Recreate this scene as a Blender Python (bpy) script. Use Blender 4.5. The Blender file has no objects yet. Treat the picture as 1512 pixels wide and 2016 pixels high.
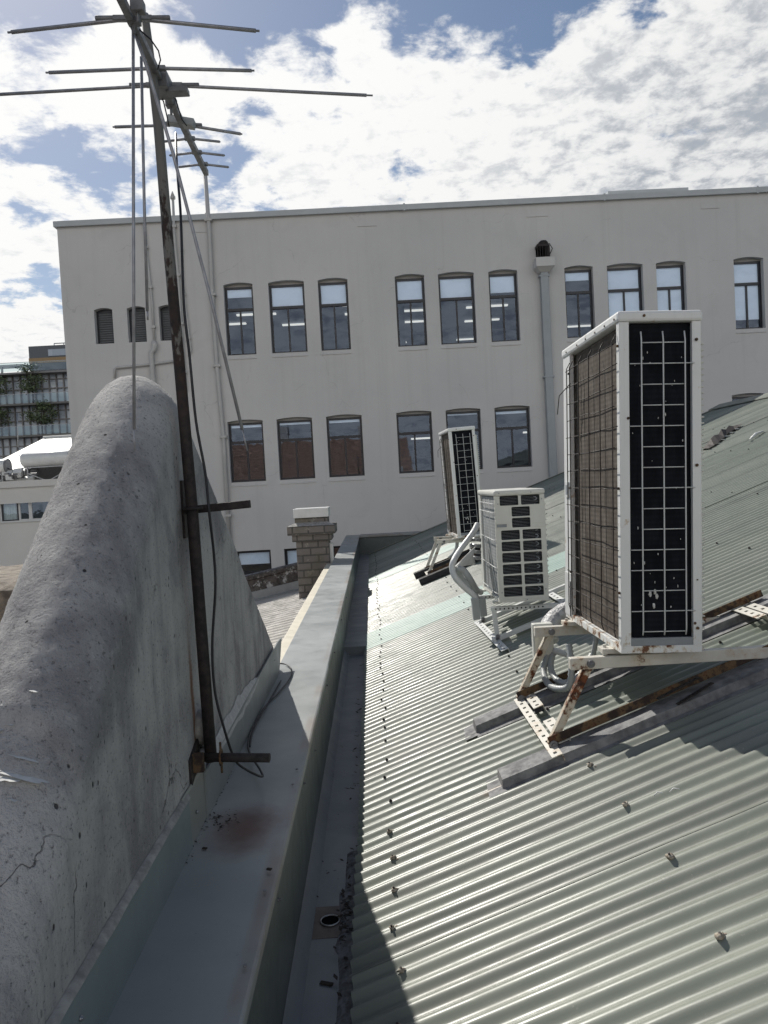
import bpy, bmesh, math, random
from mathutils import Vector, Matrix, noise as mnoise
R = math.radians
random.seed(7)
scn = bpy.context.scene
col = scn.collection

# ------------------------------------------------------------------ camera
F_PX, CX, CY = 1500.0, 756.0, 1008.0
YAW, PITCH, ROLL = R(.806), R(2.07), R(3.1)
fw = Vector((math.sin(YAW)*math.cos(PITCH), math.cos(YAW)*math.cos(PITCH), -math.sin(PITCH)))
r0 = Vector((math.cos(YAW), -math.sin(YAW), 0))
u0 = r0.cross(fw)
ex = r0*math.cos(ROLL) - u0*math.sin(ROLL)
eu = r0*math.sin(ROLL) + u0*math.cos(ROLL)
cam = bpy.data.cameras.new('camera')
co = bpy.data.objects.new('camera', cam)
col.objects.link(co)
M = Matrix(((ex.x, eu.x, -fw.x, 0), (ex.y, eu.y, -fw.y, 0), (ex.z, eu.z, -fw.z, 0), (0, 0, 0, 1)))
co.matrix_world = M
cam.sensor_fit = 'HORIZONTAL'
cam.sensor_width = 36
cam.lens = F_PX/1512*36
cam.clip_start = .02
cam.clip_end = 2000
scn.camera = co

def ray(px, py):
    return fw*F_PX + ex*(px-CX) - eu*(py-CY)
def atY(px, py, Y):                     # measured point of the photograph at a known distance
    d = ray(px, py); return d*(Y/d.y)
def atX(px, py, x):
    d = ray(px, py); return d*(x/d.x)
def atZ(px, py, z):
    d = ray(px, py); return d*(z/d.z)
# roof plane: eave at x = EX, z = EZ, rising to +x
EX, EZ, RS = -.1455, -1.5, .358
def roofz(x): return EZ + (x-EX)*RS
def atRoof(px, py, up=0.0):
    d = ray(px, py)
    t = (EZ - EX*RS + up)/(d.z - d.x*RS)
    return d*t

# ------------------------------------------------------------------ mesh builder
class MB:
    def __init__(s): s.v = []; s.f = []; s.m = []; s.sm = []
    def face(s, pts, m=0, smooth=False):
        b = len(s.v); s.v += [Vector(p) for p in pts]
        s.f.append(tuple(range(b, b+len(pts)))); s.m.append(m); s.sm.append(smooth); return s
    def box(s, a, b, m=0, rot=None, piv=None):
        x0, y0, z0 = a; x1, y1, z1 = b
        p = [Vector(q) for q in ((x0,y0,z0),(x1,y0,z0),(x1,y1,z0),(x0,y1,z0),(x0,y0,z1),(x1,y0,z1),(x1,y1,z1),(x0,y1,z1))]
        if rot is not None:
            c = Vector(piv) if piv is not None else (Vector(a)+Vector(b))/2
            p = [rot @ (q-c) + c for q in p]
        k = len(s.v); s.v += p
        for q in ((0,3,2,1),(4,5,6,7),(0,1,5,4),(1,2,6,5),(2,3,7,6),(3,0,4,7)):
            s.f.append(tuple(k+i for i in q)); s.m.append(m); s.sm.append(False)
        return s
    def bar(s, p, q, w, h, m=0, up=(0,0,1)):        # box along p->q, w sideways, h along up
        p = Vector(p); q = Vector(q); d = (q-p).normalized(); up = Vector(up)
        sd = d.cross(up)
        if sd.length < 1e-4: sd = d.cross(Vector((1,0,0)))
        sd.normalize(); u = sd.cross(d)
        k = len(s.v)
        for e in (p, q):
            for a, b in ((-1,-1),(1,-1),(1,1),(-1,1)):
                s.v.append(e + sd*(a*w/2) + u*(b*h/2))
        for qd in ((0,1,2,3),(7,6,5,4),(0,4,5,1),(1,5,6,2),(2,6,7,3),(3,7,4,0)):
            s.f.append(tuple(k+i for i in qd)); s.m.append(m); s.sm.append(False)
        return s
    def tube(s, pts, r, n=8, m=0, cap=True):
        pts = [Vector(p) for p in pts]
        rr = r if isinstance(r, (list, tuple)) else [r]*len(pts)
        k = len(s.v); N = len(pts); side = None
        for i, p in enumerate(pts):
            d = (pts[min(i+1, N-1)] - pts[max(i-1, 0)])
            if d.length < 1e-9: d = Vector((0,0,1))
            d.normalize()
            if side is None:
                a = Vector((0,0,1)) if abs(d.z) < .9 else Vector((1,0,0))
                side = d.cross(a).normalized()
            else:
                side = side - d*side.dot(d)
                if side.length < 1e-6: side = d.cross(Vector((.3,.5,.8)))
                side.normalize()
            w = d.cross(side)
            for j in range(n):
                t = 2*math.pi*j/n
                s.v.append(p + (side*math.cos(t) + w*math.sin(t))*rr[i])
        for i in range(N-1):
            for j in range(n):
                a = k+i*n+j; b = k+i*n+(j+1) % n
                s.f.append((a, b, b+n, a+n)); s.m.append(m); s.sm.append(n > 5)
        if cap:
            s.f.append(tuple(k+j for j in range(n))[::-1]); s.m.append(m); s.sm.append(False)
            s.f.append(tuple(k+(N-1)*n+j for j in range(n))); s.m.append(m); s.sm.append(False)
        return s
    def prism(s, poly, d, m=0):                   # poly: 3D points, extruded by vector d
        d = Vector(d); poly = [Vector(p) for p in poly]; n = len(poly); k = len(s.v)
        s.v += poly + [p+d for p in poly]
        s.f.append(tuple(k+i for i in range(n))[::-1]); s.f.append(tuple(k+n+i for i in range(n)))
        s.m += [m, m]; s.sm += [False, False]
        for i in range(n):
            j = (i+1) % n
            s.f.append((k+i, k+j, k+n+j, k+n+i)); s.m.append(m); s.sm.append(False)
        return s
    def grid(s, P, m=0, smooth=True):             # P[i][j]
        k = len(s.v); a = len(P); b = len(P[0])
        for row in P: s.v += [Vector(p) for p in row]
        for i in range(a-1):
            for j in range(b-1):
                q = k+i*b+j
                s.f.append((q, q+1, q+b+1, q+b)); s.m.append(m); s.sm.append(smooth)
        return s
    def blob(s, c, rad, m=0, n=8, rings=5, jit=.15, seed=0):
        rg = random.Random(seed); c = Vector(c); rad = Vector(rad); k = len(s.v)
        s.v.append(c-Vector((0,0,rad.z)))
        for i in range(1, rings):
            t = math.pi*i/rings
            for j in range(n):
                a = 2*math.pi*j/n; q = 1+rg.uniform(-jit, jit)
                s.v.append(c+Vector((rad.x*math.sin(t)*math.cos(a)*q, rad.y*math.sin(t)*math.sin(a)*q, -rad.z*math.cos(t)*q)))
        s.v.append(c+Vector((0,0,rad.z))); top = len(s.v)-1
        for j in range(n):
            j2 = (j+1) % n
            s.f.append((k, k+1+j2, k+1+j)); s.m.append(m); s.sm.append(True)
            for i in range(rings-2):
                a = k+1+i*n
                s.f.append((a+j, a+j2, a+n+j2, a+n+j)); s.m.append(m); s.sm.append(True)
            a = k+1+(rings-2)*n
            s.f.append((a+j, a+j2, top)); s.m.append(m); s.sm.append(True)
        return s
    def build(s, name, mats, parent=None, bevel=0, local=False, seg=2):
        if not isinstance(mats, (list, tuple)): mats = [mats]
        off = Vector((0,0,0))
        if parent is not None and not local:
            p = parent
            while p is not None: off += p.location; p = p.parent
        me = bpy.data.meshes.new(name)
        me.from_pydata([tuple(v-off) for v in s.v], [], s.f)
        for mt in mats: me.materials.append(mt)
        me.polygons.foreach_set('material_index', s.m)
        me.polygons.foreach_set('use_smooth', s.sm)
        me.update()
        o = bpy.data.objects.new(name, me); col.objects.link(o)
        if parent is not None: o.parent = parent
        if bevel:
            b = o.modifiers.new('bevel', 'BEVEL'); b.width = bevel; b.segments = seg; b.limit_method = 'ANGLE'
            b.angle_limit = R(40); b.harden_normals = False
        return o

def tag(o, label=None, cat=None, group=None, kind=None):
    if label: o['label'] = label
    if cat: o['category'] = cat
    if group: o['group'] = group
    if kind: o['kind'] = kind
    return o
def thing(name, loc, label, cat, group=None):
    o = bpy.data.objects.new(name, None); col.objects.link(o)
    o.location = Vector(loc); o.empty_display_size = .1
    return tag(o, label, cat, group)
def copy_tree(o, parent=None):
    c = o.copy(); col.objects.link(c)
    if parent is not None: c.parent = parent
    for ch in [x for x in bpy.data.objects if x.parent == o]:
        copy_tree(ch, c)
    return c

# ------------------------------------------------------------------ materials
def new_mat(name):
    m = bpy.data.materials.new(name); m.use_nodes = True
    nt = m.node_tree
    return m, nt, nt.nodes['Principled BSDF']
def nd(nt, t, **kw):
    n = nt.nodes.new(t)
    for k, v in kw.items():
        if k in n.inputs: n.inputs[k].default_value = v
        else: setattr(n, k, v)
    return n
def coords(nt, scale=(1,1,1), world=False):
    if world: src = nd(nt, 'ShaderNodeNewGeometry').outputs['Position']
    else: src = nd(nt, 'ShaderNodeTexCoord').outputs['Object']
    mp = nd(nt, 'ShaderNodeMapping'); mp.inputs['Scale'].default_value = scale
    nt.links.new(src, mp.inputs['Vector']); return mp.outputs['Vector']
def noise(nt, vec, scale, detail=6, rough=.6, dist=0):
    n = nd(nt, 'ShaderNodeTexNoise'); n.inputs['Scale'].default_value = scale
    n.inputs['Detail'].default_value = detail; n.inputs['Roughness'].default_value = rough
    n.inputs['Distortion'].default_value = dist
    nt.links.new(vec, n.inputs['Vector']); return n.outputs['Fac']
def ramp(nt, fac, lo, hi, a=0., b=1.):
    n = nd(nt, 'ShaderNodeMapRange'); n.inputs['From Min'].default_value = lo; n.inputs['From Max'].default_value = hi
    n.inputs['To Min'].default_value = a; n.inputs['To Max'].default_value = b; n.interpolation_type = 'SMOOTHSTEP'
    nt.links.new(fac, n.inputs['Value']); return n.outputs['Result']
def mixc(nt, fac, a, b):
    n = nd(nt, 'ShaderNodeMix', data_type='RGBA')
    for sock, v in ((n.inputs[0], fac), (n.inputs[6], a), (n.inputs[7], b)):
        if isinstance(v, (int, float)): sock.default_value = v
        elif isinstance(v, tuple): sock.default_value = (*v, 1)
        else: nt.links.new(v, sock)
    return n.outputs[2]
def math_(nt, op, a, b=None):
    n = nd(nt, 'ShaderNodeMath', operation=op)
    for s, v in ((n.inputs[0], a), (n.inputs[1], b)):
        if v is None: continue
        if isinstance(v, (int, float)): s.default_value = v
        else: nt.links.new(v, s)
    return n.outputs[0]
def bump(nt, bsdf, h, strength=.3, dist=.01, prev=None):
    b = nd(nt, 'ShaderNodeBump'); b.inputs['Strength'].default_value = strength; b.inputs['Distance'].default_value = dist
    nt.links.new(h, b.inputs['Height'])
    if prev is not None: nt.links.new(prev, b.inputs['Normal'])
    nt.links.new(b.outputs['Normal'], bsdf.inputs['Normal']); return b.outputs['Normal']

def basic(name, c, rough=.5, metal=0., var=.15, scale=8, c2=None, bscale=None, bstr=.15, bdist=.003, stretch=(1,1,1), spec=.5, world=False):
    m, nt, b = new_mat(name)
    v = coords(nt, stretch, world)
    f = noise(nt, v, scale)
    c2 = c2 or tuple(x*(1-var) for x in c)
    nt.links.new(mixc(nt, ramp(nt, f, .3, .7), c2, c), b.inputs['Base Color'])
    b.inputs['Roughness'].default_value = rough; b.inputs['Metallic'].default_value = metal
    b.inputs['Specular IOR Level'].default_value = spec
    nt.links.new(ramp(nt, noise(nt, v, scale*2.3), .3, .7, rough*.8, min(1, rough*1.2)), b.inputs['Roughness'])
    if bscale: bump(nt, b, noise(nt, v, bscale, 8, .65), bstr, bdist)
    return m
def rusty(name, c, rust_lo=.55, rust_hi=.62, scale=14, rough=.45, rust=(.17,.055,.02), rust2=(.035,.016,.012), c2=None):
    m, nt, b = new_mat(name)
    v = coords(nt)
    f = noise(nt, v, scale, 9, .68)
    r = ramp(nt, f, rust_lo, rust_hi)
    halo = ramp(nt, f, rust_lo-.1, rust_hi)
    g = noise(nt, v, 40)
    paint = mixc(nt, ramp(nt, noise(nt, v, 6), .3, .7), c2 or tuple(x*.82 for x in c), c)
    paint = mixc(nt, math_(nt, 'MULTIPLY', halo, .45), paint, (.42,.26,.11))
    rc = mixc(nt, ramp(nt, g, .35, .65), rust, rust2)
    nt.links.new(mixc(nt, r, paint, rc), b.inputs['Base Color'])
    nt.links.new(ramp(nt, r, 0, 1, rough, .9), b.inputs['Roughness'])
    bump(nt, b, math_(nt, 'ADD', math_(nt, 'MULTIPLY', r, -.6), math_(nt, 'MULTIPLY', g, .4)), .4, .003)
    return m

MT = {}
MT['white_paint'] = basic('white_paint', (.66,.67,.66), .35, var=.12, scale=5, bscale=60, bstr=.04)
def ac_mat():
    m, nt, b = new_mat('ac_white_enamel'); v = coords(nt)
    sep = nd(nt, 'ShaderNodeSeparateXYZ'); nt.links.new(v, sep.inputs[0])
    st = noise(nt, coords(nt, (16,16,.7)), 1.0, 6, .6); f = noise(nt, v, 16, 9, .68)
    c = mixc(nt, math_(nt, 'MULTIPLY', ramp(nt, st, .5, .72), .35), (.70,.71,.70), (.45,.44,.41))
    c = mixc(nt, math_(nt, 'MULTIPLY', ramp(nt, noise(nt, v, 5, 5), .5, .7), .25), c, (.55,.55,.53))
    low = math_(nt, 'ADD', f, ramp(nt, sep.outputs['Z'], .16, .0, 0, .12))
    c = mixc(nt, math_(nt, 'MULTIPLY', ramp(nt, low, .60, .68), .6), c, (.40,.27,.13))
    c = mixc(nt, ramp(nt, low, .68, .71), c, (.13,.05,.022))
    nt.links.new(c, b.inputs['Base Color']); nt.links.new(ramp(nt, st, .3, .7, .3, .5), b.inputs['Roughness']); bump(nt, b, f, .05, .003); return m
MT['ac_white'] = ac_mat()
MT['ac_cream'] = basic('ac_cream', (.62,.62,.57), .4, var=.1, scale=5, bscale=50, bstr=.04)
MT['ac_grey'] = basic('ac_grey', (.25,.27,.29), .45)
MT['black_frame'] = basic('black_frame', (.018,.02,.028), .35, var=.3)
MT['dark_metal'] = basic('dark_metal', (.03,.022,.02), .7, var=.5, scale=30, bscale=90, bstr=.3)
MT['steel'] = basic('steel', (.36,.37,.38), .4, .8, var=.3, scale=20)
MT['dull_steel'] = basic('dull_steel', (.21,.21,.22), .55, .3, var=.35, scale=18, bscale=60)
MT['stand_white'] = rusty('stand_white', (.62,.60,.54), .60, .66, 9)
MT['stand_rust'] = rusty('stand_rust', (.60,.56,.48), .50, .56, 9)
MT['rail_rust'] = rusty('rail_rust', (.035,.022,.018), .52, .62, 14, .85, rust=(.085,.032,.016), rust2=(.02,.013,.011))
def mast_mat():
    m, nt, b = new_mat('mast_paint_and_rust'); v = coords(nt, (1,1,1), True)
    sep = nd(nt, 'ShaderNodeSeparateXYZ'); nt.links.new(v, sep.inputs[0])
    f = noise(nt, coords(nt, (1,1,.4), True), 26, 8, .65)
    zz_ = math_(nt, 'ADD', sep.outputs['Z'], math_(nt, 'MULTIPLY', math_(nt, 'SUBTRACT', f, .5), 2.2))
    dark = mixc(nt, ramp(nt, noise(nt, v, 40), .35, .65), (.010,.008,.009), (.034,.024,.022))
    rust = mixc(nt, ramp(nt, noise(nt, v, 30), .3, .7), (.016,.012,.011), (.045,.026,.018))
    c = mixc(nt, ramp(nt, zz_, -.1, .5), dark, rust)
    c = mixc(nt, ramp(nt, zz_, .72, .86), c, (.155,.15,.135))
    nt.links.new(c, b.inputs['Base Color']); b.inputs['Roughness'].default_value = .75
    bump(nt, b, f, .4, .004); return m
MT['mast_pole'] = mast_mat()
MT['mast'] = basic('mast', (.034,.026,.025), .75, var=.5, scale=22, c2=(.013,.010,.011), bscale=70, bstr=.4)
MT['mast_top'] = rusty('mast_top', (.15,.145,.13), .52, .58, 12, .8, rust=(.045,.03,.024), rust2=(.02,.016,.015))
MT['alu'] = basic('alu', (.40,.40,.42), .5, .5, var=.3, scale=25, stretch=(1,1,1))  # antenna rod grey lightened, glare haze put into the colour
MT['boom'] = basic('boom', (.23,.235,.245), .55, .3, var=.35, scale=25)  # boom grey likewise lightened to carry the haze
MT['rubber'] = basic('rubber', (.012,.013,.017), .5)
MT['white_plastic'] = basic('white_plastic', (.6,.61,.6), .45, var=.12, scale=12)
MT['grey_plastic'] = basic('grey_plastic', (.36,.38,.38), .45, var=.12)
MT['dark_slot'] = basic('dark_slot', (.004,.0045,.0055), 1.0, spec=.05)
MT['dropping'] = basic('dropping', (.62,.62,.6), .8, var=.2, scale=60)
MT['cream_trim'] = basic('cream_trim', (.62,.57,.46), .5, var=.12, scale=4)
MT['cement'] = basic('cement', (.40,.39,.37), .95, var=.5, scale=18, bscale=50, bstr=.6, bdist=.006)
MT['sealant'] = basic('sealant', (.5,.5,.5), .7, var=.25, scale=40, bscale=90, bstr=.5, bdist=.004)
MT['sealant_tan'] = basic('sealant_tan', (.46,.42,.35), .8, c2=(.15,.11,.08), scale=70, bscale=120, bstr=.6, bdist=.003)

# window glass: reflection over a clear, slightly tinted pane
def glass(name, refl=.2, tint=(.72,.78,.84), rough=.01, wav=.0):
    m, nt, b = new_mat(name)
    nt.nodes.remove(b)
    out = nt.nodes['Material Output']
    g = nd(nt, 'ShaderNodeBsdfGlossy'); g.inputs['Roughness'].default_value = rough; g.inputs['Color'].default_value = (.68,.80,1,1)  # blue of a reflected sky put into the gloss colour
    t = nd(nt, 'ShaderNodeBsdfTransparent'); t.inputs['Color'].default_value = (*tint, 1)
    lw = nd(nt, 'ShaderNodeLayerWeight'); lw.inputs['Blend'].default_value = .25
    f = ramp(nt, lw.outputs['Fresnel'], 0, 1, refl, 1)
    if wav:
        bn = nd(nt, 'ShaderNodeBump'); bn.inputs['Strength'].default_value = wav; bn.inputs['Distance'].default_value = .02
        nt.links.new(noise(nt, coords(nt), 2.2, 2), bn.inputs['Height']); nt.links.new(bn.outputs[0], g.inputs['Normal'])
    mx = nd(nt, 'ShaderNodeMixShader')
    nt.links.new(f, mx.inputs[0]); nt.links.new(t.outputs[0], mx.inputs[1]); nt.links.new(g.outputs[0], mx.inputs[2])
    nt.links.new(mx.outputs[0], out.inputs['Surface'])
    return m
MT['glass'] = glass('window_glass', .10, (.86,.92,.97), wav=.05)
MT['glass_far'] = None
MT['glass_balustrade'] = glass('balustrade_glass', .07, (.72,.82,.80))

def lamp_mat():
    m, nt, b = new_mat('lit_tube')
    b.inputs['Emission Color'].default_value = (1,.96,.86,1); b.inputs['Emission Strength'].default_value = .75
    b.inputs['Base Color'].default_value = (.8,.8,.8,1); return m
MT['lit_tube'] = lamp_mat()

def plaster():
    m, nt, b = new_mat('painted_render')
    v = coords(nt, (1,1,1), True)
    st = noise(nt, coords(nt, (3.2,3.2,.12), True), 1.0, 6, .6)
    big = noise(nt, v, .35, 5)
    c = mixc(nt, ramp(nt, big, .3, .7), (.575,.565,.55), (.63,.615,.595))
    st2 = noise(nt, coords(nt, (9,9,.22), True), 1.0, 5, .6)
    c = mixc(nt, math_(nt, 'MULTIPLY', ramp(nt, st2, .55, .72), .16), c, (.46,.44,.41))
    blot = noise(nt, v, .9, 7, .65, .4)
    c = mixc(nt, math_(nt, 'MULTIPLY', ramp(nt, blot, .54, .62), .22), c, (.52,.51,.49))
    vc_ = nd(nt, 'ShaderNodeTexVoronoi', feature='DISTANCE_TO_EDGE'); vc_.inputs['Scale'].default_value = .38
    wv_ = nd(nt, 'ShaderNodeVectorMath', operation='MULTIPLY_ADD'); nz_ = nd(nt, 'ShaderNodeTexNoise'); nz_.inputs['Scale'].default_value = 1.6; nz_.inputs['Detail'].default_value = 5; nt.links.new(v, nz_.inputs['Vector'])
    nt.links.new(nz_.outputs['Color'], wv_.inputs[0]); wv_.inputs[1].default_value = (.7,.7,.7); nt.links.new(v, wv_.inputs[2]); nt.links.new(wv_.outputs[0], vc_.inputs['Vector'])
    c = mixc(nt, math_(nt, 'MULTIPLY', math_(nt, 'MULTIPLY', ramp(nt, vc_.outputs['Distance'], .004, .001), ramp(nt, blot, .5, .58)), .3), c, (.3,.29,.28))
    c = mixc(nt, math_(nt, 'MULTIPLY', ramp(nt, st, .52, .75), .3), c, (.47,.46,.44))
    nt.links.new(c, b.inputs['Base Color']); b.inputs['Roughness'].default_value = .8
    b.inputs['Specular IOR Level'].default_value = .3
    bump(nt, b, math_(nt, 'ADD', noise(nt, v, 1.1, 3), math_(nt, 'MULTIPLY', noise(nt, v, 25, 6), .15)), .35, .03)
    return m
MT['plaster'] = plaster()
MT['interior'] = basic('interior', (.13,.14,.16), .8)
MT['blind'] = basic('blind_cloth', (.93,.94,.95), .7, var=.03)
MT['coping'] = basic('coping_metal', (.47,.495,.505), .45, var=.1, scale=2)
MT['downpipe'] = basic('downpipe_paint', (.36,.39,.405), .45, var=.1, scale=3)
MT['pipe_white'] = basic('pipe_paint', (.52,.51,.49), .5, var=.12, scale=3)

def roof_mat():
    m, nt, b = new_mat('painted_corrugated_steel')
    v = coords(nt, (1,1,1), True)
    streak = noise(nt, coords(nt, (.6,14,.6), True), 1.0, 6, .6)
    big = noise(nt, v, .9, 5)
    sp = noise(nt, v, 55, 5, .7)
    # each sheet is 0.762 m wide: vary a little from sheet to sheet
    sep = nd(nt, 'ShaderNodeSeparateXYZ'); nt.links.new(v, sep.inputs[0])
    idx = math_(nt, 'FLOOR', math_(nt, 'DIVIDE', sep.outputs['Y'], .762))
    wn = nd(nt, 'ShaderNodeTexWhiteNoise', noise_dimensions='1D'); nt.links.new(idx, wn.inputs['W'])
    c = mixc(nt, wn.outputs['Value'], (.165,.188,.155), (.215,.232,.195))
    wc = nd(nt, 'ShaderNodeTexWhiteNoise', noise_dimensions='1D'); nt.links.new(math_(nt, 'FLOOR', math_(nt, 'DIVIDE', sep.outputs['Y'], .1524)), wc.inputs['W'])
    c = mixc(nt, math_(nt, 'MULTIPLY', ramp(nt, wc.outputs['Value'], .4, 1.), .5), c, (.13,.135,.12))
    c = mixc(nt, math_(nt, 'MULTIPLY', ramp(nt, streak, .5, .75), .3), c, (.15,.15,.13))
    c = mixc(nt, math_(nt, 'MULTIPLY', ramp(nt, big, .52, .75), .3), c, (.33,.33,.30))
    c = mixc(nt, math_(nt, 'MULTIPLY', ramp(nt, sp, .66, .74), .45), c, (.52,.50,.44))
    # rust run-off below the feet of the foreground stand
    for (fx_, fy_) in ((.60,3.17),(.62,3.9),(.50,3.12)):
        s1 = nd(nt, 'ShaderNodeVectorMath', operation='SUBTRACT'); nt.links.new(v, s1.inputs[0]); s1.inputs[1].default_value = (fx_, fy_, 0)
        s2 = nd(nt, 'ShaderNodeVectorMath', operation='MULTIPLY'); nt.links.new(s1.outputs[0], s2.inputs[0]); s2.inputs[1].default_value = (5.5, 17, 0)
        s3 = nd(nt, 'ShaderNodeVectorMath', operation='LENGTH'); nt.links.new(s2.outputs[0], s3.inputs[0])
        q = math_(nt, 'ADD', s3.outputs['Value'], math_(nt, 'MULTIPLY', noise(nt, v, 18, 5), .7))
        c = mixc(nt, math_(nt, 'MULTIPLY', ramp(nt, q, 1.35, .45), .6), c, (.16,.075,.035))
    # dirt lying in the pans between the ribs, and pale scuffs
    cs = math_(nt, 'COSINE', math_(nt, 'MULTIPLY', sep.outputs['Y'], 2*math.pi/.0762))
    pan = math_(nt, 'MULTIPLY', ramp(nt, cs, -.35, -.95), ramp(nt, noise(nt, coords(nt, (.9,5,.9), True), 2.2, 7, .65), .42, .66))
    c = mixc(nt, math_(nt, 'MULTIPLY', pan, .55), c, (.10,.10,.082))
    scf = math_(nt, 'MULTIPLY', ramp(nt, noise(nt, coords(nt, (1,2.4,1), True), 11, 7, .72, 1.2), .63, .72), ramp(nt, big, .45, .6))
    c = mixc(nt, math_(nt, 'MULTIPLY', scf, .5), c, (.42,.42,.38))
    nt.links.new(c, b.inputs['Base Color'])
    nt.links.new(ramp(nt, noise(nt, v, 7, 6), .3, .7, .35, .48), b.inputs['Roughness'])
    b.inputs['Metallic'].default_value = .0; b.inputs['Specular IOR Level'].default_value = .5
    bump(nt, b, noise(nt, v, 9, 4), .12, .006)
    return m
MT['roof'] = roof_mat()
def poly_mat():
    m, nt, b = new_mat('green_translucent_sheet')
    v = coords(nt, (1,1,1), True)
    c = mixc(nt, ramp(nt, noise(nt, v, 2.2), .3, .7), (.25,.36,.31), (.36,.46,.41))
    nt.links.new(c, b.inputs['Base Color']); b.inputs['Roughness'].default_value = .5
    return m
MT['poly'] = poly_mat()

def capmetal(name, c, stain=False, rough=.4):
    m, nt, b = new_mat(name)
    v = coords(nt, (1,1,1), True)
    g = mixc(nt, ramp(nt, noise(nt, v, 1.6, 5), .3, .7), tuple(x*.82 for x in c), c)
    g = mixc(nt, math_(nt, 'MULTIPLY', ramp(nt, noise(nt, v, 12, 7, .7), .55, .75), .25), g, (.30,.29,.27))
    g = mixc(nt, math_(nt, 'MULTIPLY', ramp(nt, noise(nt, v, 70, 4, .7), .68, .74), .5), g, (.08,.07,.06))
    if stain:   # rust run-off where the mast bracket drips
        mp = nd(nt, 'ShaderNodeVectorMath', operation='SUBTRACT'); nt.links.new(v, mp.inputs[0]); mp.inputs[1].default_value = (-.47,2.42,-1.08)
        sc = nd(nt, 'ShaderNodeVectorMath', operation='MULTIPLY'); nt.links.new(mp.outputs[0], sc.inputs[0]); sc.inputs[1].default_value = (1,.62,1)
        ln = nd(nt, 'ShaderNodeVectorMath', operation='LENGTH'); nt.links.new(sc.outputs[0], ln.inputs[0])
        dd = math_(nt, 'ADD', ln.outputs['Value'], math_(nt, 'MULTIPLY', noise(nt, v, 9, 6), .10))
        st = ramp(nt, dd, .21, .07)
        g = mixc(nt, math_(nt, 'MULTIPLY', st, .9), g, (.085,.028,.02))
        sep = nd(nt, 'ShaderNodeSeparateXYZ'); nt.links.new(v, sep.inputs[0])
        edge = math_(nt, 'MULTIPLY', ramp(nt, sep.outputs['X'], -.375, -.35), ramp(nt, noise(nt, coords(nt, (1,.7,1), True), 2.2, 4), .4, .62))
        g = mixc(nt, math_(nt, 'MULTIPLY', edge, .5), g, (.17,.11,.075))
    nt.links.new(g, b.inputs['Base Color'])
    nt.links.new(ramp(nt, noise(nt, v, 5, 6), .3, .7, rough*.85, rough*1.25), b.inputs['Roughness'])
    bump(nt, b, noise(nt, v, 1.3, 3), .1, .015)
    return m
MT['cap'] = capmetal('parapet_cap_steel', (.285,.305,.305), True)
MT['upstand'] = capmetal('upstand_steel', (.09,.105,.102))
MT['gutter'] = capmetal('gutter_steel', (.15,.165,.18))

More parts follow.
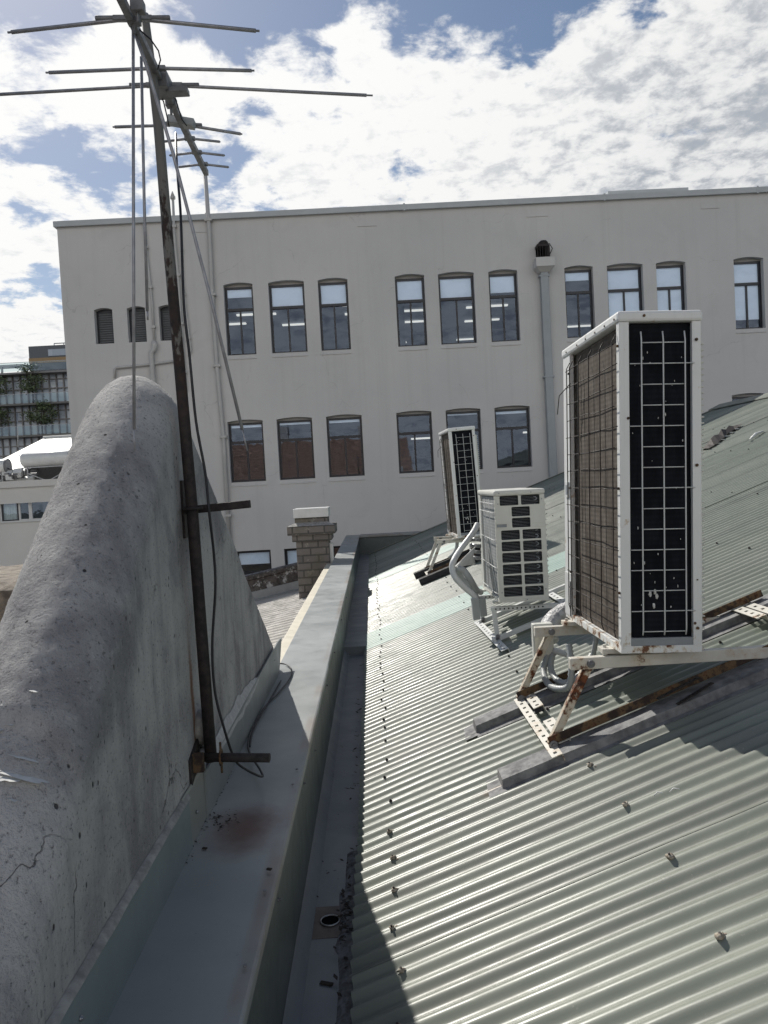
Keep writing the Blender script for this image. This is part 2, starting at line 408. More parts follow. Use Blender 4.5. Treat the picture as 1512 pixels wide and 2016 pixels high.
def concrete_wall():
    m, nt, b = new_mat('weathered_cement_render')
    v = coords(nt, (1,1,1), True)
    big = noise(nt, v, 2.4, 8, .62, .3)
    streak = noise(nt, coords(nt, (7,7,.55), True), 1.6, 7, .62)
    fine = noise(nt, v, 95, 4, .7)
    mid = noise(nt, v, 16, 8, .7)
    c = mixc(nt, ramp(nt, big, .36, .64), (.25,.245,.25), (.50,.49,.475))
    c = mixc(nt, math_(nt, 'MULTIPLY', ramp(nt, streak, .48, .72), .4), c, (.56,.555,.54))
    c = mixc(nt, math_(nt, 'MULTIPLY', ramp(nt, streak, .5, .3), .4), c, (.19,.185,.195))
    c = mixc(nt, math_(nt, 'MULTIPLY', ramp(nt, mid, .54, .7), .4), c, (.50,.49,.47))
    c = mixc(nt, math_(nt, 'MULTIPLY', ramp(nt, fine, .45, .28), .75), c, (.05,.048,.05))
    c = mixc(nt, math_(nt, 'MULTIPLY', ramp(nt, fine, .6, .75), .6), c, (.55,.54,.53))
    # pock marks
    vo = nd(nt, 'ShaderNodeTexVoronoi'); vo.inputs['Scale'].default_value = 34; nt.links.new(coords(nt, (1,1,.6), True), vo.inputs['Vector'])
    rnd = nd(nt, 'ShaderNodeSeparateColor'); nt.links.new(vo.outputs['Color'], rnd.inputs[0])
    pit = math_(nt, 'MULTIPLY', ramp(nt, vo.outputs['Distance'], .17, .09), ramp(nt, rnd.outputs[0], .88, .91))
    c = mixc(nt, math_(nt, 'MULTIPLY', pit, .85), c, (.02,.02,.022))
    # hairline cracks
    vd = nd(nt, 'ShaderNodeTexVoronoi', feature='DISTANCE_TO_EDGE'); vd.inputs['Scale'].default_value = 1.35
    wob = nd(nt, 'ShaderNodeVectorMath', operation='MULTIPLY_ADD')
    nz = nd(nt, 'ShaderNodeTexNoise'); nz.inputs['Scale'].default_value = 5; nz.inputs['Detail'].default_value = 6; nt.links.new(v, nz.inputs['Vector'])
    nt.links.new(nz.outputs['Color'], wob.inputs[0]); wob.inputs[1].default_value = (.28,.28,.28); nt.links.new(v, wob.inputs[2])
    nt.links.new(wob.outputs[0], vd.inputs['Vector'])
    crack = math_(nt, 'MULTIPLY', ramp(nt, vd.outputs['Distance'], .0032, .0008), ramp(nt, noise(nt, v, 1.7, 2), .53, .6))
    c = mixc(nt, math_(nt, 'MULTIPLY', crack, .55), c, (.05,.048,.05))
    # rust run below the brackets
    sep = nd(nt, 'ShaderNodeSeparateXYZ'); nt.links.new(v, sep.inputs[0])
    yw = math_(nt, 'ADD', sep.outputs['Y'], math_(nt, 'MULTIPLY', noise(nt, coords(nt, (1,1,2.2), True), 3), .06))
    run = math_(nt, 'MULTIPLY', ramp(nt, math_(nt, 'ABSOLUTE', math_(nt, 'SUBTRACT', yw, 2.505)), .028, .004), ramp(nt, sep.outputs['Z'], -.42, -.62))
    c = mixc(nt, math_(nt, 'MULTIPLY', run, .8), c, (.20,.085,.03))
    nt.links.new(c, b.inputs['Base Color']); b.inputs['Roughness'].default_value = .95; b.inputs['Specular IOR Level'].default_value = .2
    h = math_(nt, 'ADD', math_(nt, 'MULTIPLY', mid, .28), math_(nt, 'MULTIPLY', fine, .5))
    h = math_(nt, 'SUBTRACT', h, math_(nt, 'ADD', math_(nt, 'MULTIPLY', pit, .5), math_(nt, 'MULTIPLY', crack, .5)))
    bump(nt, b, h, 1.0, .018)
    return m
MT['render_wall'] = concrete_wall()

def coil_mat(name, c, c2, fins=360):
    m, nt, b = new_mat(name)
    v = coords(nt)
    w = nd(nt, 'ShaderNodeTexWave', wave_type='BANDS', bands_direction='Z'); w.inputs['Scale'].default_value = 14; w.inputs['Distortion'].default_value = .6
    w.inputs['Detail'].default_value = 2; nt.links.new(v, w.inputs['Vector'])
    f = noise(nt, coords(nt, (1,1,.35)), 14, 7, .65)
    g = mixc(nt, ramp(nt, f, .35, .7), c, c2)
    g = mixc(nt, math_(nt, 'MULTIPLY', w.outputs['Fac'], .35), g, tuple(x*.5 for x in c))
    nt.links.new(g, b.inputs['Base Color']); b.inputs['Roughness'].default_value = .75; b.inputs['Specular IOR Level'].default_value = .12
    bump(nt, b, noise(nt, coords(nt, (fins, fins, 4)), 1, 1), .4, .002)
    return m
MT['coil_dusty'] = coil_mat('dusty_coil_fins', (.085,.07,.058), (.16,.14,.12))
MT['coil_black'] = coil_mat('black_coil_fins', (.005,.006,.009), (.013,.015,.02))
MT['coil_pale'] = coil_mat('pale_coil_fins', (.26,.27,.27), (.36,.37,.37))
# ================================================================== SETTING
g = MB(); g.face([(-900,-900,-11.2),(900,-900,-11.2),(900,1200,-11.2),(-900,1200,-11.2)])
tag(g.build('ground', basic('ground_asphalt', (.06,.06,.06), .9, scale=.4, world=True)), kind='structure')

# ------------------------------------------------------------------ flat wall with openings, in a plane y = Y
def wall_with_openings(mb, x0, x1, z0, z1, Y, depth, ops, m=0, mrev=0):
    """ops: (xa, xb, za, zspring, rise) grouped in bands; front face plus reveals"""
    bands = []
    for o in sorted(ops, key=lambda q: q[2]):
        a, b = o[2], o[3]+o[4]
        for bd in bands:
            if not (b < bd[0] or a > bd[1]):
                bd[0] = min(bd[0], a); bd[1] = max(bd[1], b); bd[2].append(o); break
        else: bands.append([a, b, [o]])
    bands.sort(key=lambda q: q[0])
    def rect(a, b, c, d):
        if b-a > 1e-5 and d-c > 1e-5: mb.face([(a,Y,c),(b,Y,c),(b,Y,d),(a,Y,d)], m)
    z = z0
    for a, b, os in bands:
        a -= .02; b += .02
        rect(x0, x1, z, a)
        x = x0
        for (xa, xb, za, zs, ri) in sorted(os):
            rect(x, xa, a, b); rect(xa, xb, a, za)
            n = 10; pts = []
            for i in range(n+1):
                t = i/n; pts.append((xa+(xb-xa)*t, zs+ri*(1-(2*t-1)**2)))
            for i in range(n):
                (pa, qa), (pb, qb) = pts[i], pts[i+1]
                mb.face([(pa,Y,qa),(pb,Y,qb),(pb,Y,b),(pa,Y,b)], m)
                mb.face([(pa,Y,qa),(pa,Y+depth,qa),(pb,Y+depth,qb),(pb,Y,qb)], mrev)
            mb.face([(xa,Y,za),(xa,Y+depth,za),(xa,Y+depth,zs),(xa,Y,zs)], mrev)
            mb.face([(xb,Y,za),(xb,Y,zs),(xb,Y+depth,zs),(xb,Y+depth,za)], mrev)
            mb.face([(xa,Y,za),(xb,Y,za),(xb,Y+depth,za),(xa,Y+depth,za)], mrev)
            x = xb
        rect(x, x1, a, b)
        z = b
    rect(x0, x1, z, z1)

FY = 20.0
def fx(px, py): return atY(px, py, FY).x
def fz(px, py): return atY(px, py, FY).z
XL = fx(126, 650); XR = 15.5; ZT = 7.05
row1 = [(440,497,630),(531.5,602,625),(629,687.5,620),(780.5,838.5,613),(865.5,936,608),(964.5,1021.5,602),(1114,1170,596),(1197.5,1268,590),(1294,1352,585),(1446.5,1505,578)]
row1 = [(443.5,501,630)] + row1[1:]
row2 = [(451,520.5,890),(547.5,617.5,884),(645,715,878),(783,852.5,871),(880,948.5,864),(976,1045.5,859),(1116,1186,850),(1212,1280,845),(1305,1375,840),(1443,1511,835)]
row3 = [(466,536,1140),(562,634,1135),(656,728,1130),(790,860,1125)]
W = []
for (a, b, y) in row1: W.append((1, fx(a,y), fx(b,y), 3.56, 5.375, .05))
for (a, b, y) in row2: W.append((2, fx(a,y), fx(b,y), .26, 1.84, .04))
for (a, b, y) in row3: W.append((3, fx(a,y), fx(b,y), -3.3, -1.55, 0.005))
LV = [(187,223,645,.05),(251.5,287.5,642,.05),(314,355,640,.05)]
lv = [(fx(a,y), fx(b,y), 4.03, 4.90, r) for (a, b, y, r) in LV]

bld = thing('office_building', (2, FY, -11.2), 'long pale grey rendered building with three rows of black framed windows beyond the roofs', 'building')
ops = [w[1:] for w in W] + lv
mb = MB(); wall_with_openings(mb, XL, XR, -11.2, ZT, FY, .32, ops)
mb.face([(XL,FY,-11.2),(XL,FY,ZT),(XL,FY+14,ZT),(XL,FY+14,-11.2)])
mb.face([(XR,FY,-11.2),(XR,FY+14,-11.2),(XR,FY+14,ZT),(XR,FY,ZT)])
mb.face([(XL,FY+14,-11.2),(XL,FY+14,ZT),(XR,FY+14,ZT),(XR,FY+14,-11.2)])
wallo = mb.build('wall', MT['plaster'], bld)
# hairline marks: faint raised render patches near the top
for (px, py, w) in ((395,456,.5),(723,444,.5),(1058,425,.55),(1399,409,.5)):
    mk = MB(); p = atY(px, py, FY-.004); mk.box((p.x-w/2, FY-.006, p.z), (p.x+w/2, FY-.001, p.z+.16))
    mk.box((p.x-w/2, FY-.016, p.z-.02), (p.x+w/2, FY-.001, p.z)); mk.build('render_patch', MT['plaster'], bld)
mb = MB(); mb.box((XL-.06,FY-.07,ZT+.0), (XR+.06,FY+.35,ZT+.145)); mb.box((XL-.06,FY-.09,ZT+.0),(XR+.06,FY-.07,ZT+.135))
for q in (-3.9, 1.2, 6.4, 10.4): mb.box((q,FY-.094,ZT-.025),(q+.05,FY-.09,ZT+.16))
mb.box((XL-.05,FY+.35,ZT-.02),(XR,FY+13.9,ZT+.02))
mb.build('coping', MT['coping'], bld)
# interior storeys
for nm, zf, zc in (('upper', 2.75, 5.72), ('middle', -.65, 2.35), ('lower', -4.1, -1.2)):
    mb = MB(); y0, y1, x0, x1 = FY+.34, FY+12, XL+.2, XR-.2
    mb.face([(x0,y0,zf),(x1,y0,zf),(x1,y1,zf),(x0,y1,zf)], 1); mb.face([(x0,y0,zc),(x0,y1,zc),(x1,y1,zc),(x1,y0,zc)])
    mb.face([(x0,y1,zf),(x1,y1,zf),(x1,y1,zc),(x0,y1,zc)]); mb.face([(x0,y0,zf),(x0,y1,zf),(x0,y1,zc),(x0,y0,zc)])
    mb.face([(x1,y0,zf),(x1,y0,zc),(x1,y1,zc),(x1,y1,zf)])
    for xx in (-6.0, .9, 5.0, 9.0): mb.box((xx, y0+3.5, zf), (xx+.4, y0+3.9, zc))
    mb.build('interior_room', [MT['interior'], basic('carpet', (.08,.085,.1), .9)], bld)
for (a, b, y) in ((466,504,622),(448,486,640),(525,544,620),(556,604,641.5),(674,700,603),(679,702,620),(790,836,614),(795,838,635.5),(780,800,676),(918,940,607),(915,942,634),(899,936,670),(962,998,604),(960,982,631),(1108,1172,645)):
    p = atZ(a, y, 5.64); q = atZ(b, y, 5.64)
    if p.y > FY+11.5: p = atY(a, y, FY+11); q = atY(b, y, FY+11)
    l = MB(); l.box((p.x, p.y-.07, p.z), (q.x, p.y+.07, p.z+.045)); l.build('ceiling_light', MT['lit_tube'], bld)
for (a, b, y) in ((785,850,867),(1030,1043,853)):
    p = atY(a, y, FY+4); q = atY(b, y, FY+4)
    l = MB(); l.box((p.x, p.y-.05, p.z), (q.x, p.y+.05, p.z+.05)); l.build('ceiling_light', MT['lit_tube'], bld)

def window(k, xa, xb, za, zs, ri, blind):
    Yf = FY+.15
    fr = MB(); t = .055; zt = zs-.01 if ri > .02 else zs
    zh = zs - (.03 if ri > .02 else .01)
    fr.box((xa,Yf,za),(xa+t,Yf+.07,zh)); fr.box((xb-t,Yf,za),(xb,Yf+.07,zh))
    fr.box((xa+t,Yf+.002,za),(xb-t,Yf+.068,za+t)); fr.box((xa+t,Yf+.002,zh-t),(xb-t,Yf+.068,zh))
    zm = za + (zs-za)*(.66 if k == 1 else .66)
    fr.box((xa+t,Yf-.01,zm-.035),(xb-t,Yf+.066,zm+.035))
    xm = (xa+xb)/2
    fr.box((xm-.022,Yf+.004,za+t),(xm+.022,Yf+.062,zm-.035))
    # head panel filling the arch behind the frame
    n = 10; pts = [(xa, Yf+.05, zh)] + [(xa+(xb-xa)*i/n, Yf+.05, zs+ri*(1-(2*i/n-1)**2)) for i in range(n+1)] + [(xb, Yf+.05, zh)]
    f = fr.build('window', MT['black_frame'], bld)
    hp = MB(); hp.prism(pts, (0,.03,0)); hp.build('head_panel', MT['plaster'], f)
    pn = MB()
    for (a, b, c, d) in ((xa+t, xb-t, zm+.035, zh-t), (xa+t, xm-.022, za+t, zm-.035), (xm+.022, xb-t, za+t, zm-.035)):
        pn.face([(a,Yf+.03,c),(b,Yf+.03,c),(b,Yf+.03,d),(a,Yf+.03,d)])
    pn.build('pane', MT['glass'], f)
    sl = MB(); e = .03
    sl.prism([(xa-.0,FY-.02,za-.11),(xa,FY-.02,za-.085),(xa,Yf,za-.002),(xa,Yf,za-.11)], (xb-xa,0,0))
    sl.build('sill', MT['plaster'], f)
    for (u0_, u1_, v0, v1) in blind:
        bl = MB(); a = xa+t+.01+(xb-xa-2*t-.02)*u0_; b = xa+t+.01+(xb-xa-2*t-.02)*u1_
        zb0 = za+(zh-za)*v0; zb1 = za+(zh-za)*v1
        bl.box((a,Yf+.045,zb0),(b,Yf+.05,zb1)); bl.box((a,Yf+.04,zb0-.015),(b,Yf+.056,zb0))
        bl.build('blind', MT['blind'], f)
b1 = [[(0,1,.86,1)],[(0,1,.66,1)],[(0,1,.66,1)],[(0,1,.66,1)],[(0,1,.66,1)],[(0,1,.74,1)],[(0,1,.86,1)],[(0,1,.04,1)],[(0,1,.04,1)],[(0,1,.16,1)]]
b2 = [[(0,1,.93,1)],[(0,1,.94,1)],[(0,1,.93,1)],[],[(0,1,.95,1)],[(0,1,.93,1)],[(0,1,.8,1)],[],[],[]]
b3 = [[(0,1,.80,1)],[(0,1,.72,1)],[],[]]
cnt = {1:0, 2:0, 3:0}
for (k, xa, xb, za, zs, ri) in W:
    window(k, xa, xb, za, zs, ri, {1:b1, 2:b2, 3:b3}[k][cnt[k]]); cnt[k] += 1
louv = basic('louvre_grey', (.15,.16,.165), .6)
for (xa, xb, za, zs, ri) in lv:
    l = MB(); Yf = FY+.17
    l.box((xa,Yf,za),(xa+.05,Yf+.06,zs)); l.box((xb-.05,Yf,za),(xb,Yf+.06,zs)); l.box((xa+.05,Yf+.001,za),(xb-.05,Yf+.06,za+.04)); l.box((xa+.05,Yf+.001,zs-.04),(xb-.05,Yf+.06,zs+ri))
    f = l.build('louvre_window', MT['black_frame'], bld)
    s = MB(); n = 13
    for i in range(n):
        z = za+.05+(zs-za-.1)*i/n
        s.box((xa+.052,Yf+.01,z),(xb-.052,Yf+.018,z+.075), rot=Matrix.Rotation(R(-32),3,'X'))
    s.face([(xa+.05,Yf+.055,za),(xb-.05,Yf+.055,za),(xb-.05,Yf+.055,zs),(xa+.05,Yf+.055,zs)], 1)
    s.build('louvre_blades', [louv, MT['dark_slot']], f)

# rain head and square downpipe
p = atY(1068, 525, FY); dx = p.x; dz = p.z
d = MB(); d.box((dx-.10,FY-.19,-11),(dx+.10,FY-.02,dz-.12))
for z in (dz-.3, dz-2.9, -.3): d.box((dx-.14,FY-.196,z),(dx+.14,FY-.014,z+.05))
dp = d.build('downpipe', MT['downpipe'], bld, .012)
h = MB(); h.box((dx-.24,FY-.36,dz-.08),(dx+.24,FY-.003,dz+.15)); h.prism([(dx-.24,FY-.36,dz-.08),(dx-.12,FY-.25,dz-.2),(dx-.12,FY-.01,dz-.2),(dx-.24,FY-.003,dz-.08)], (.001,0,0))
h.prism([(dx-.23,FY-.35,dz-.081),(dx-.13,FY-.2,dz-.19),(dx+.13,FY-.2,dz-.19),(dx+.23,FY-.35,dz-.081)], (0,.18,0))
h.build('rain_head', MT['plaster'], dp, .01)
sc = MB(); sc.box((dx-.16,FY-.012,dz+.15),(dx+.12,FY-.002,dz+.48), 1)
for i in range(5): sc.box((dx-.18+i*.065,FY-.3,dz+.16),(dx-.165+i*.065,FY-.28,dz+.46))
sc.box((dx-.18,FY-.31,dz+.44),(dx+.12,FY-.02,dz+.5)); sc.blob((dx+.0,FY-.2,dz+.53),(.13,.12,.08),0,seed=3); sc.box((dx+.06,FY-.3,dz+.15),(dx+.14,FY-.04,dz+.46))
sc.tube([(dx+.13,FY-.3,dz+.5),(dx+.2,FY-.33,dz+.36),(dx+.12,FY-.3,dz+.2)],.012,6)
sc.build('scupper', [MT['dark_metal'], MT['dark_slot']], dp)

# vent and drain pipes fixed to the wall
def wallpipe(pts, r, name='wall_pipe', clips=0, m='pipe_white', cap=False):
    P = [atY(a, b, FY-r-.03) for a, b in pts]
    t = MB(); t.tube(P, r, 10)
    for i in range(clips):
        a, b = P[0], P[-1]; q = a.lerp(b, (i+.6)/clips)
        j = min(range(len(P)-1), key=lambda k: abs((P[k].z+P[k+1].z)/2-q.z)); tt = (q.z-P[j].z)/((P[j+1].z-P[j].z) or 1)
        q = P[j].lerp(P[j+1], max(0,min(1,tt)))
        t.box((q.x-r*1.7,FY-2*r-.045,q.z-.03),(q.x+r*1.7,FY-.002,q.z+.03))
    if cap:
        t.tube([P[0]-Vector((0,0,.05)),P[0]+Vector((0,0,.02))], r*1.9, 10); t.tube([P[0]+Vector((0,0,.02)),P[0]+Vector((0,0,.16))],[r*1.6,.004],10)
    return t.build(name, MT[m], bld)
wallpipe([(404,345),(413,470),(420,620),(427,720),(440,860),(452,1072)], .055, 'vent_pipe', 5)
wallpipe([(452,1072),(458,1130)], .045, 'vent_pipe', 0, 'cream_trim')
wallpipe([(340,388),(344,470),(352,560),(358,660),(366,770)], .035, 'vent_pipe', 4, cap=True)
wallpipe([(355,440),(361,560),(371,650),(377,690),(371,700)], .02, 'conduit', 3)
wallpipe([(283,440),(290,510),(299,590),(304,675)], .03, 'drain_pipe', 3)
wallpipe([(302,672),(305,680),(303,688),(298,694),(300,730),(304,775),(309,860)], .068, 'drain_pipe', 1)
wallpipe([(226,744),(226,727),(229,724),(290,718),(342,711)], .03, 'drain_pipe', 0)
# low plant box standing on the roof edge
p = atY(1195, 384, FY+1.5); q = atY(1335, 378, FY+1.5)
b = MB(); b.box((p.x,FY+1.2,ZT),(q.x,FY+3.4,p.z-.14)); b.box((p.x-.12,FY+1.05,p.z-.14),(q.x+.1,FY+3.5,p.z-.06))
tag(b.build('plant_box', MT['coping']), 'low pale metal box on the flat top of the long rendered building', 'roof box')

# ------------------------------------------------------------------ corrugated roof (our building)
PITCH_C, AMP = .0762, .0085
RY0, RY1 = .3, 16.55
RXR = 7.66
NX = Vector((1,0,RS)).normalized(); NN = Vector((-RS,0,1)).normalized()
LEN = (RXR-EX)*math.sqrt(1+RS*RS)
def corr(y): return AMP*math.cos(2*math.pi*y/PITCH_C)
def roof_pt(s, y, h=0.0, dent=True):
    p = Vector((EX,0,EZ)) + NX*s
    k = 0
    if dent: k = .0055*mnoise.noise(Vector((s*1.1, y*2.2, 3.1))) + .002*mnoise.noise(Vector((s*4, y*9, 7.7)))
    q = p + NN*(corr(y)-AMP+k+h); return Vector((q.x, y, q.z))
roof = thing('corrugated_roof', (3.5, 8, EZ), 'grey green corrugated metal roof sloping up to the right', 'roof')
POLY = [(6.86,7.62),(11.43,12.19)]
SHEET = .762
def sheet(mb, ya, yb, lift=0.0, n=12, s0=0, s1=None):
    N = int(round((yb-ya)/PITCH_C*n)); s1 = s1 or LEN; ss = [q for q in [0,.05,.12,.2,.35]+[LEN*i/40 for i in range(2,41)] if s0 <= q <= s1]
    if ss[0] > s0: ss = [s0]+ss
    if ss[-1] < s1: ss.append(s1)
    jit = random.uniform(-.006,.006)
    P = [[roof_pt(s+(jit if s < .3 else 0), ya+(yb-ya)*j/N, lift+.0006*(j/N < .06)) for j in range(N+1)] for s in ss]
    mb.grid([[row[j] for row in P] for j in range(N+1)])
rm = MB(); y = RY0
k0 = math.floor(RY0/SHEET); ys = [k0*SHEET + i*SHEET for i in range(40)]
for ya in ys:
    yb = ya+SHEET
    if ya > RY1-.1: break
    a = max(ya, RY0); b_ = min(yb, RY1)
    if any(abs(ya-q[0]) < .1 for q in POLY): sheet(rm, a, b_+.02, .004, 10, 2.6); continue
    sheet(rm, a, b_+(.02 if b_ < RY1-.1 else 0), .0005*((int(ya/SHEET)) % 2), 12 if a < 9 else 8)
ro = rm.build('roof_sheets', MT['roof'], roof)
for ya in ys:
    if any(abs(ya-q[0]) < .1 for q in POLY):
        pm = MB(); sheet(pm, ya, ya+SHEET+.02, .002, 10, 0, 2.75); tag(pm.build('skylight_sheet', MT['poly'], roof), 'pale green translucent sheet')
# ridge capping, with the far slope behind it
rc = MB(); top = Vector((EX,0,EZ))+NX*LEN
prof = [(-.24,-.24*RS-.015+.02),(-.235,-.235*RS+.022),(-.03,.028),(0,.045),(.03,.028),(.235,-.235*RS+.022),(.24,-.24*RS+.0)]
rc.grid([[(top.x+a, yy, top.z+b+.012) for a, b in prof] for yy in [RY0+(RY1+.03-RY0)*i/30 for i in range(31)]], smooth=False)
rc.build('ridge_capping', MT['roof'], roof)
bs = MB(); bs.face([(top.x,RY0,top.z-.02),(top.x,RY1,top.z-.02),(top.x+8,RY1,top.z-.02-8*RS),(top.x+8,RY0,top.z-.02-8*RS)]); bs.build('far_slope', MT['roof'], roof)
# far verge flashing
vf = MB()
vf.prism([roof_pt(.0,RY1-.16,.012,False)+Vector((0,0,.002)), roof_pt(.0,RY1+.03,.012,False)+Vector((0,0,.002)), roof_pt(.0,RY1+.03,.026,False), roof_pt(.0,RY1-.16,.026,False)], NX*LEN)
vf.build('verge_flashing', MT['roof'], roof)
# screws, each with a dome of sealant; three-corrugation spacing along the battens
def screw(mb, s, k, sealed, seed):
    rg = random.Random(seed); y = k*PITCH_C; p = roof_pt(s, y)
    if sealed:
        mb.blob(p+NN*.004, (.009+rg.random()*.006,.008+rg.random()*.003,.008), 0, 8, 5, .45, seed)
        mb.blob(p+Vector((rg.uniform(.012,.024),rg.uniform(-.012,.012),.001)), (.005+.008*rg.random(),.005,.004), 0, 7, 4, .4, seed+5)
        mb.tube([p+NN*.008, p+NN*(.013+.004*rg.random())], .004, 6, 1)
    else:
        mb.tube([p, p+NN*.003], .0085, 8, 1); mb.tube([p+NN*.003, p+NN*.010], .005, 6, 1)
nscrew = 0; rest = MB()
k = 20
while k*PITCH_C < 16.3:
    y = k*PITCH_C
    sm = MB(); screw(sm, .155+random.uniform(-.018,.018), k, y < 3.2, k)
    if nscrew < 66: sm.build('roof_screw', [MT['sealant_tan'], MT['dark_metal']], roof); nscrew += 1
    else: rest.v += sm.v; 
    k += random.choice((3,3,3,2,4)) if y > 3 else 3
for (s_, kk) in ((1.02, 24),(1.9,30),(2.8,30),(3.7,32),(5.0,36),(6.3,36)):
    k = kk
    while k*PITCH_C < 15.5:
        y = k*PITCH_C
        if s_ < 1.5 and nscrew < 96:
            sm = MB(); screw(sm, s_+random.uniform(-.015,.015), k, y < 3.4, k+1000); sm.build('roof_screw', [MT['sealant_tan'], MT['dark_metal']], roof); nscrew += 1
        else: screw(rest, s_+random.uniform(-.015,.015), k, y < 3.4, k+2000)
        k += 5 if s_ < 1.5 else 6
tag(rest.build('roof_screws', [MT['sealant_tan'], MT['dark_metal']], roof), kind='stuff')
# body of the building under the roof
bw = MB(); bw.face([(EX+.25,RY0,-11.2),(EX+.25,RY1,-11.2),(EX+.25,RY1,EZ-.03),(EX+.25,RY0,EZ-.03)])
bw.face([(EX+.25,RY1,-11.2),(15.6,RY1,-11.2),(15.6,RY1,EZ-.05),(top.x,RY1,top.z-.05),(EX+.25,RY1,EZ-.05)])
bw.build('roof_wall', MT['plaster'], roof)
# torn flashing strip lying on the upper roof
tp = MB(); a = atRoof(1388, 885, .012); b_ = atRoof(1452, 838, .02)
n = 9
for sgn, m in ((0,0),(1,1)):
    Pg = []
    for i in range(n+1):
        t = i/n; c = a.lerp(b_, t); wv = .10+.05*math.sin(t*7)+.04*random.random()
        hh = .015+.12*math.sin(t*math.pi)*(.4+.6*random.random())
        Pg.append([c+Vector((0,-wv*1.2,-.0))+NN*.012, c+NN*hh, c+Vector((.02,wv*(1.2),0))+NN*(hh*.35)])
    if sgn == 0: tp.grid(Pg, 0, False)
for i in range(5):
    c = a.lerp(b_, .2+i*.15); tp.box(c+Vector((-.05,-.14,.0)), c+Vector((.12,-.1,.012)), 1, Matrix.Rotation(R(20+i*9),3,'Z'))
tag(tp.build('torn_flashing', [MT['dark_metal'], MT['white_plastic']]), 'torn dark strip of flashing curled up high on the corrugated roof', 'flashing')
tw = MB(); a = atRoof(1475, 866, .02); b_ = atRoof(1502, 849, .02)
tw.tube([a, a.lerp(b_,.5)+NN*.02, b_], [.008,.02,.012], 6); tw.tube([a+Vector((-.02,-.05,0)), atRoof(1478,864,.02)], .012, 6)
tag(tw.build('scrap_strip', MT['white_plastic']), 'thin pale scrap lying on the upper roof beside the torn flashing', 'debris')
for i, (px, py, l) in enumerate(((1288,1567,.03),(1318,1560,.035))):
    a = atRoof(px, py, .006); t = MB(); t.tube([a, a+NX*l*.5+Vector((0,.008,.004)), a+NX*l+Vector((0,-.004,.0))], .0022, 6)
    tag(t.build('white_scrap', MT['white_plastic']), ('short white scrap on the sunlit roof below the big unit','longer curved white scrap on the sunlit roof below the big unit')[i], 'debris')

# ------------------------------------------------------------------ parapet: cap, upstand, box gutter
CZ, CL, CR = -1.08, -.622, -.3276
PY0, PY1 = -.6, 16.9
GZ = -1.575
par = thing('parapet', (CR-.15, 8, -3), 'low parapet wall with a blue grey metal cap beside the box gutter', 'parapet')
cp = MB()
def cap_seg(ya, yb, lift, ex_=0):
    prof = [(CL-.012, CZ-.06),(CL-.012, CZ+lift),(CR-.004, CZ+lift-.006),(CR+ex_, CZ+lift-.010),(CR+ex_, CZ-.035),(CR-.012, CZ-.035),(CR-.012,CZ-.06)]
    cp.prism([(a, ya, b) for a, b in prof], (0, yb-ya, 0))
JY = 4.63
cap_seg(PY0, JY, .004, .004); cap_seg(JY, 9.55, 0, 0); cap_seg(9.53, PY1, -.003, -.002)
cp.build('cap', MT['cap'], par, .004)
up = MB(); up.box((CR-.10, PY0, -3), (CR-.014, PY1, CZ-.05)); up.build('upstand', MT['upstand'], par)
hw = MB()
for yy, zz in ((2.2,-1.2),(3.05,-1.19),(3.6,-1.25),(4.6,-1.2),(5.5,-1.2),(6.8,-1.19),(8.2,-1.2)):
    hw.tube([(CR-.015,yy,zz),(CR-.010,yy,zz)], .006, 8); hw.tube([(CR-.01,yy,zz),(CR-.004,yy,zz)], .0035, 6)
for yy in (1.35,1.7,2.02,2.75,2.9): hw.tube([(CR-.02,yy,CZ+.004),(CR-.02,yy,CZ+.007)], .005, 8)
hw.build('rivets', MT['dull_steel'], par)
bw = MB(); bw.box((CL+.01,PY0,-11.2),(CR-.1,PY1,CZ-.03)); bw.build('parapet_wall', MT['plaster'], par)
# end parapet across the far end of the gutter
ep = thing('end_parapet', (2, 16.8, -2), 'dark metal clad parapet closing the far end of the gutter and roof', 'parapet')
e = MB(); e.box((CR-.014,16.6,-3),(2.4,16.72,CZ-.05)); e.build('upstand', MT['upstand'], ep)
e = MB(); e.box((CR+.004,16.56,CZ-.05),(2.4,16.95,CZ-.0)); e.build('cap', MT['cap'], ep, .006)
gut = thing('box_gutter', (-.2, 8, GZ), 'shallow grey metal box gutter between the parapet and the corrugated roof', 'gutter')
gm = MB(); GS = 7.08
gm.box((CR-.014,PY0,GZ-.03),(.3,GS,GZ)); gm.box((CR-.014,GS,GZ-.12),(.3,16.6,GZ+.075))
gm.build('gutter_floor', MT['gutter'], gut)
gm = MB(); gm.prism([(CR-.013,PY0,GZ),(CR+.03,PY0,GZ+.001),(CR-.013,PY0,GZ+.05)], (0,GS-PY0,0)); gm.build('fillet', MT['gutter'], gut)
ring = atZ(650, 1813, GZ+.004)
rg_ = MB(); n = 26; rr = .034
pts = [(ring.x+rr*math.cos(2*math.pi*i/n), ring.y+rr*math.sin(2*math.pi*i/n), GZ+.006) for i in range(n+1)]
rg_.tube(pts, .003, 6, 0, False); rg_.tube([(ring.x,ring.y,GZ+.001),(ring.x,ring.y,GZ+.003)], rr, 26, 1)
rg_.build('outlet', [MT['steel'], MT['dark_slot']], gut)
st = MB(); st.box((CR+.032,ring.y-.10,GZ+.0005),(-.18,ring.y+.10,GZ+.002)); st.build('outlet_patch', basic('stained_patch', (.13,.105,.09), .7, scale=14, world=True), gut)
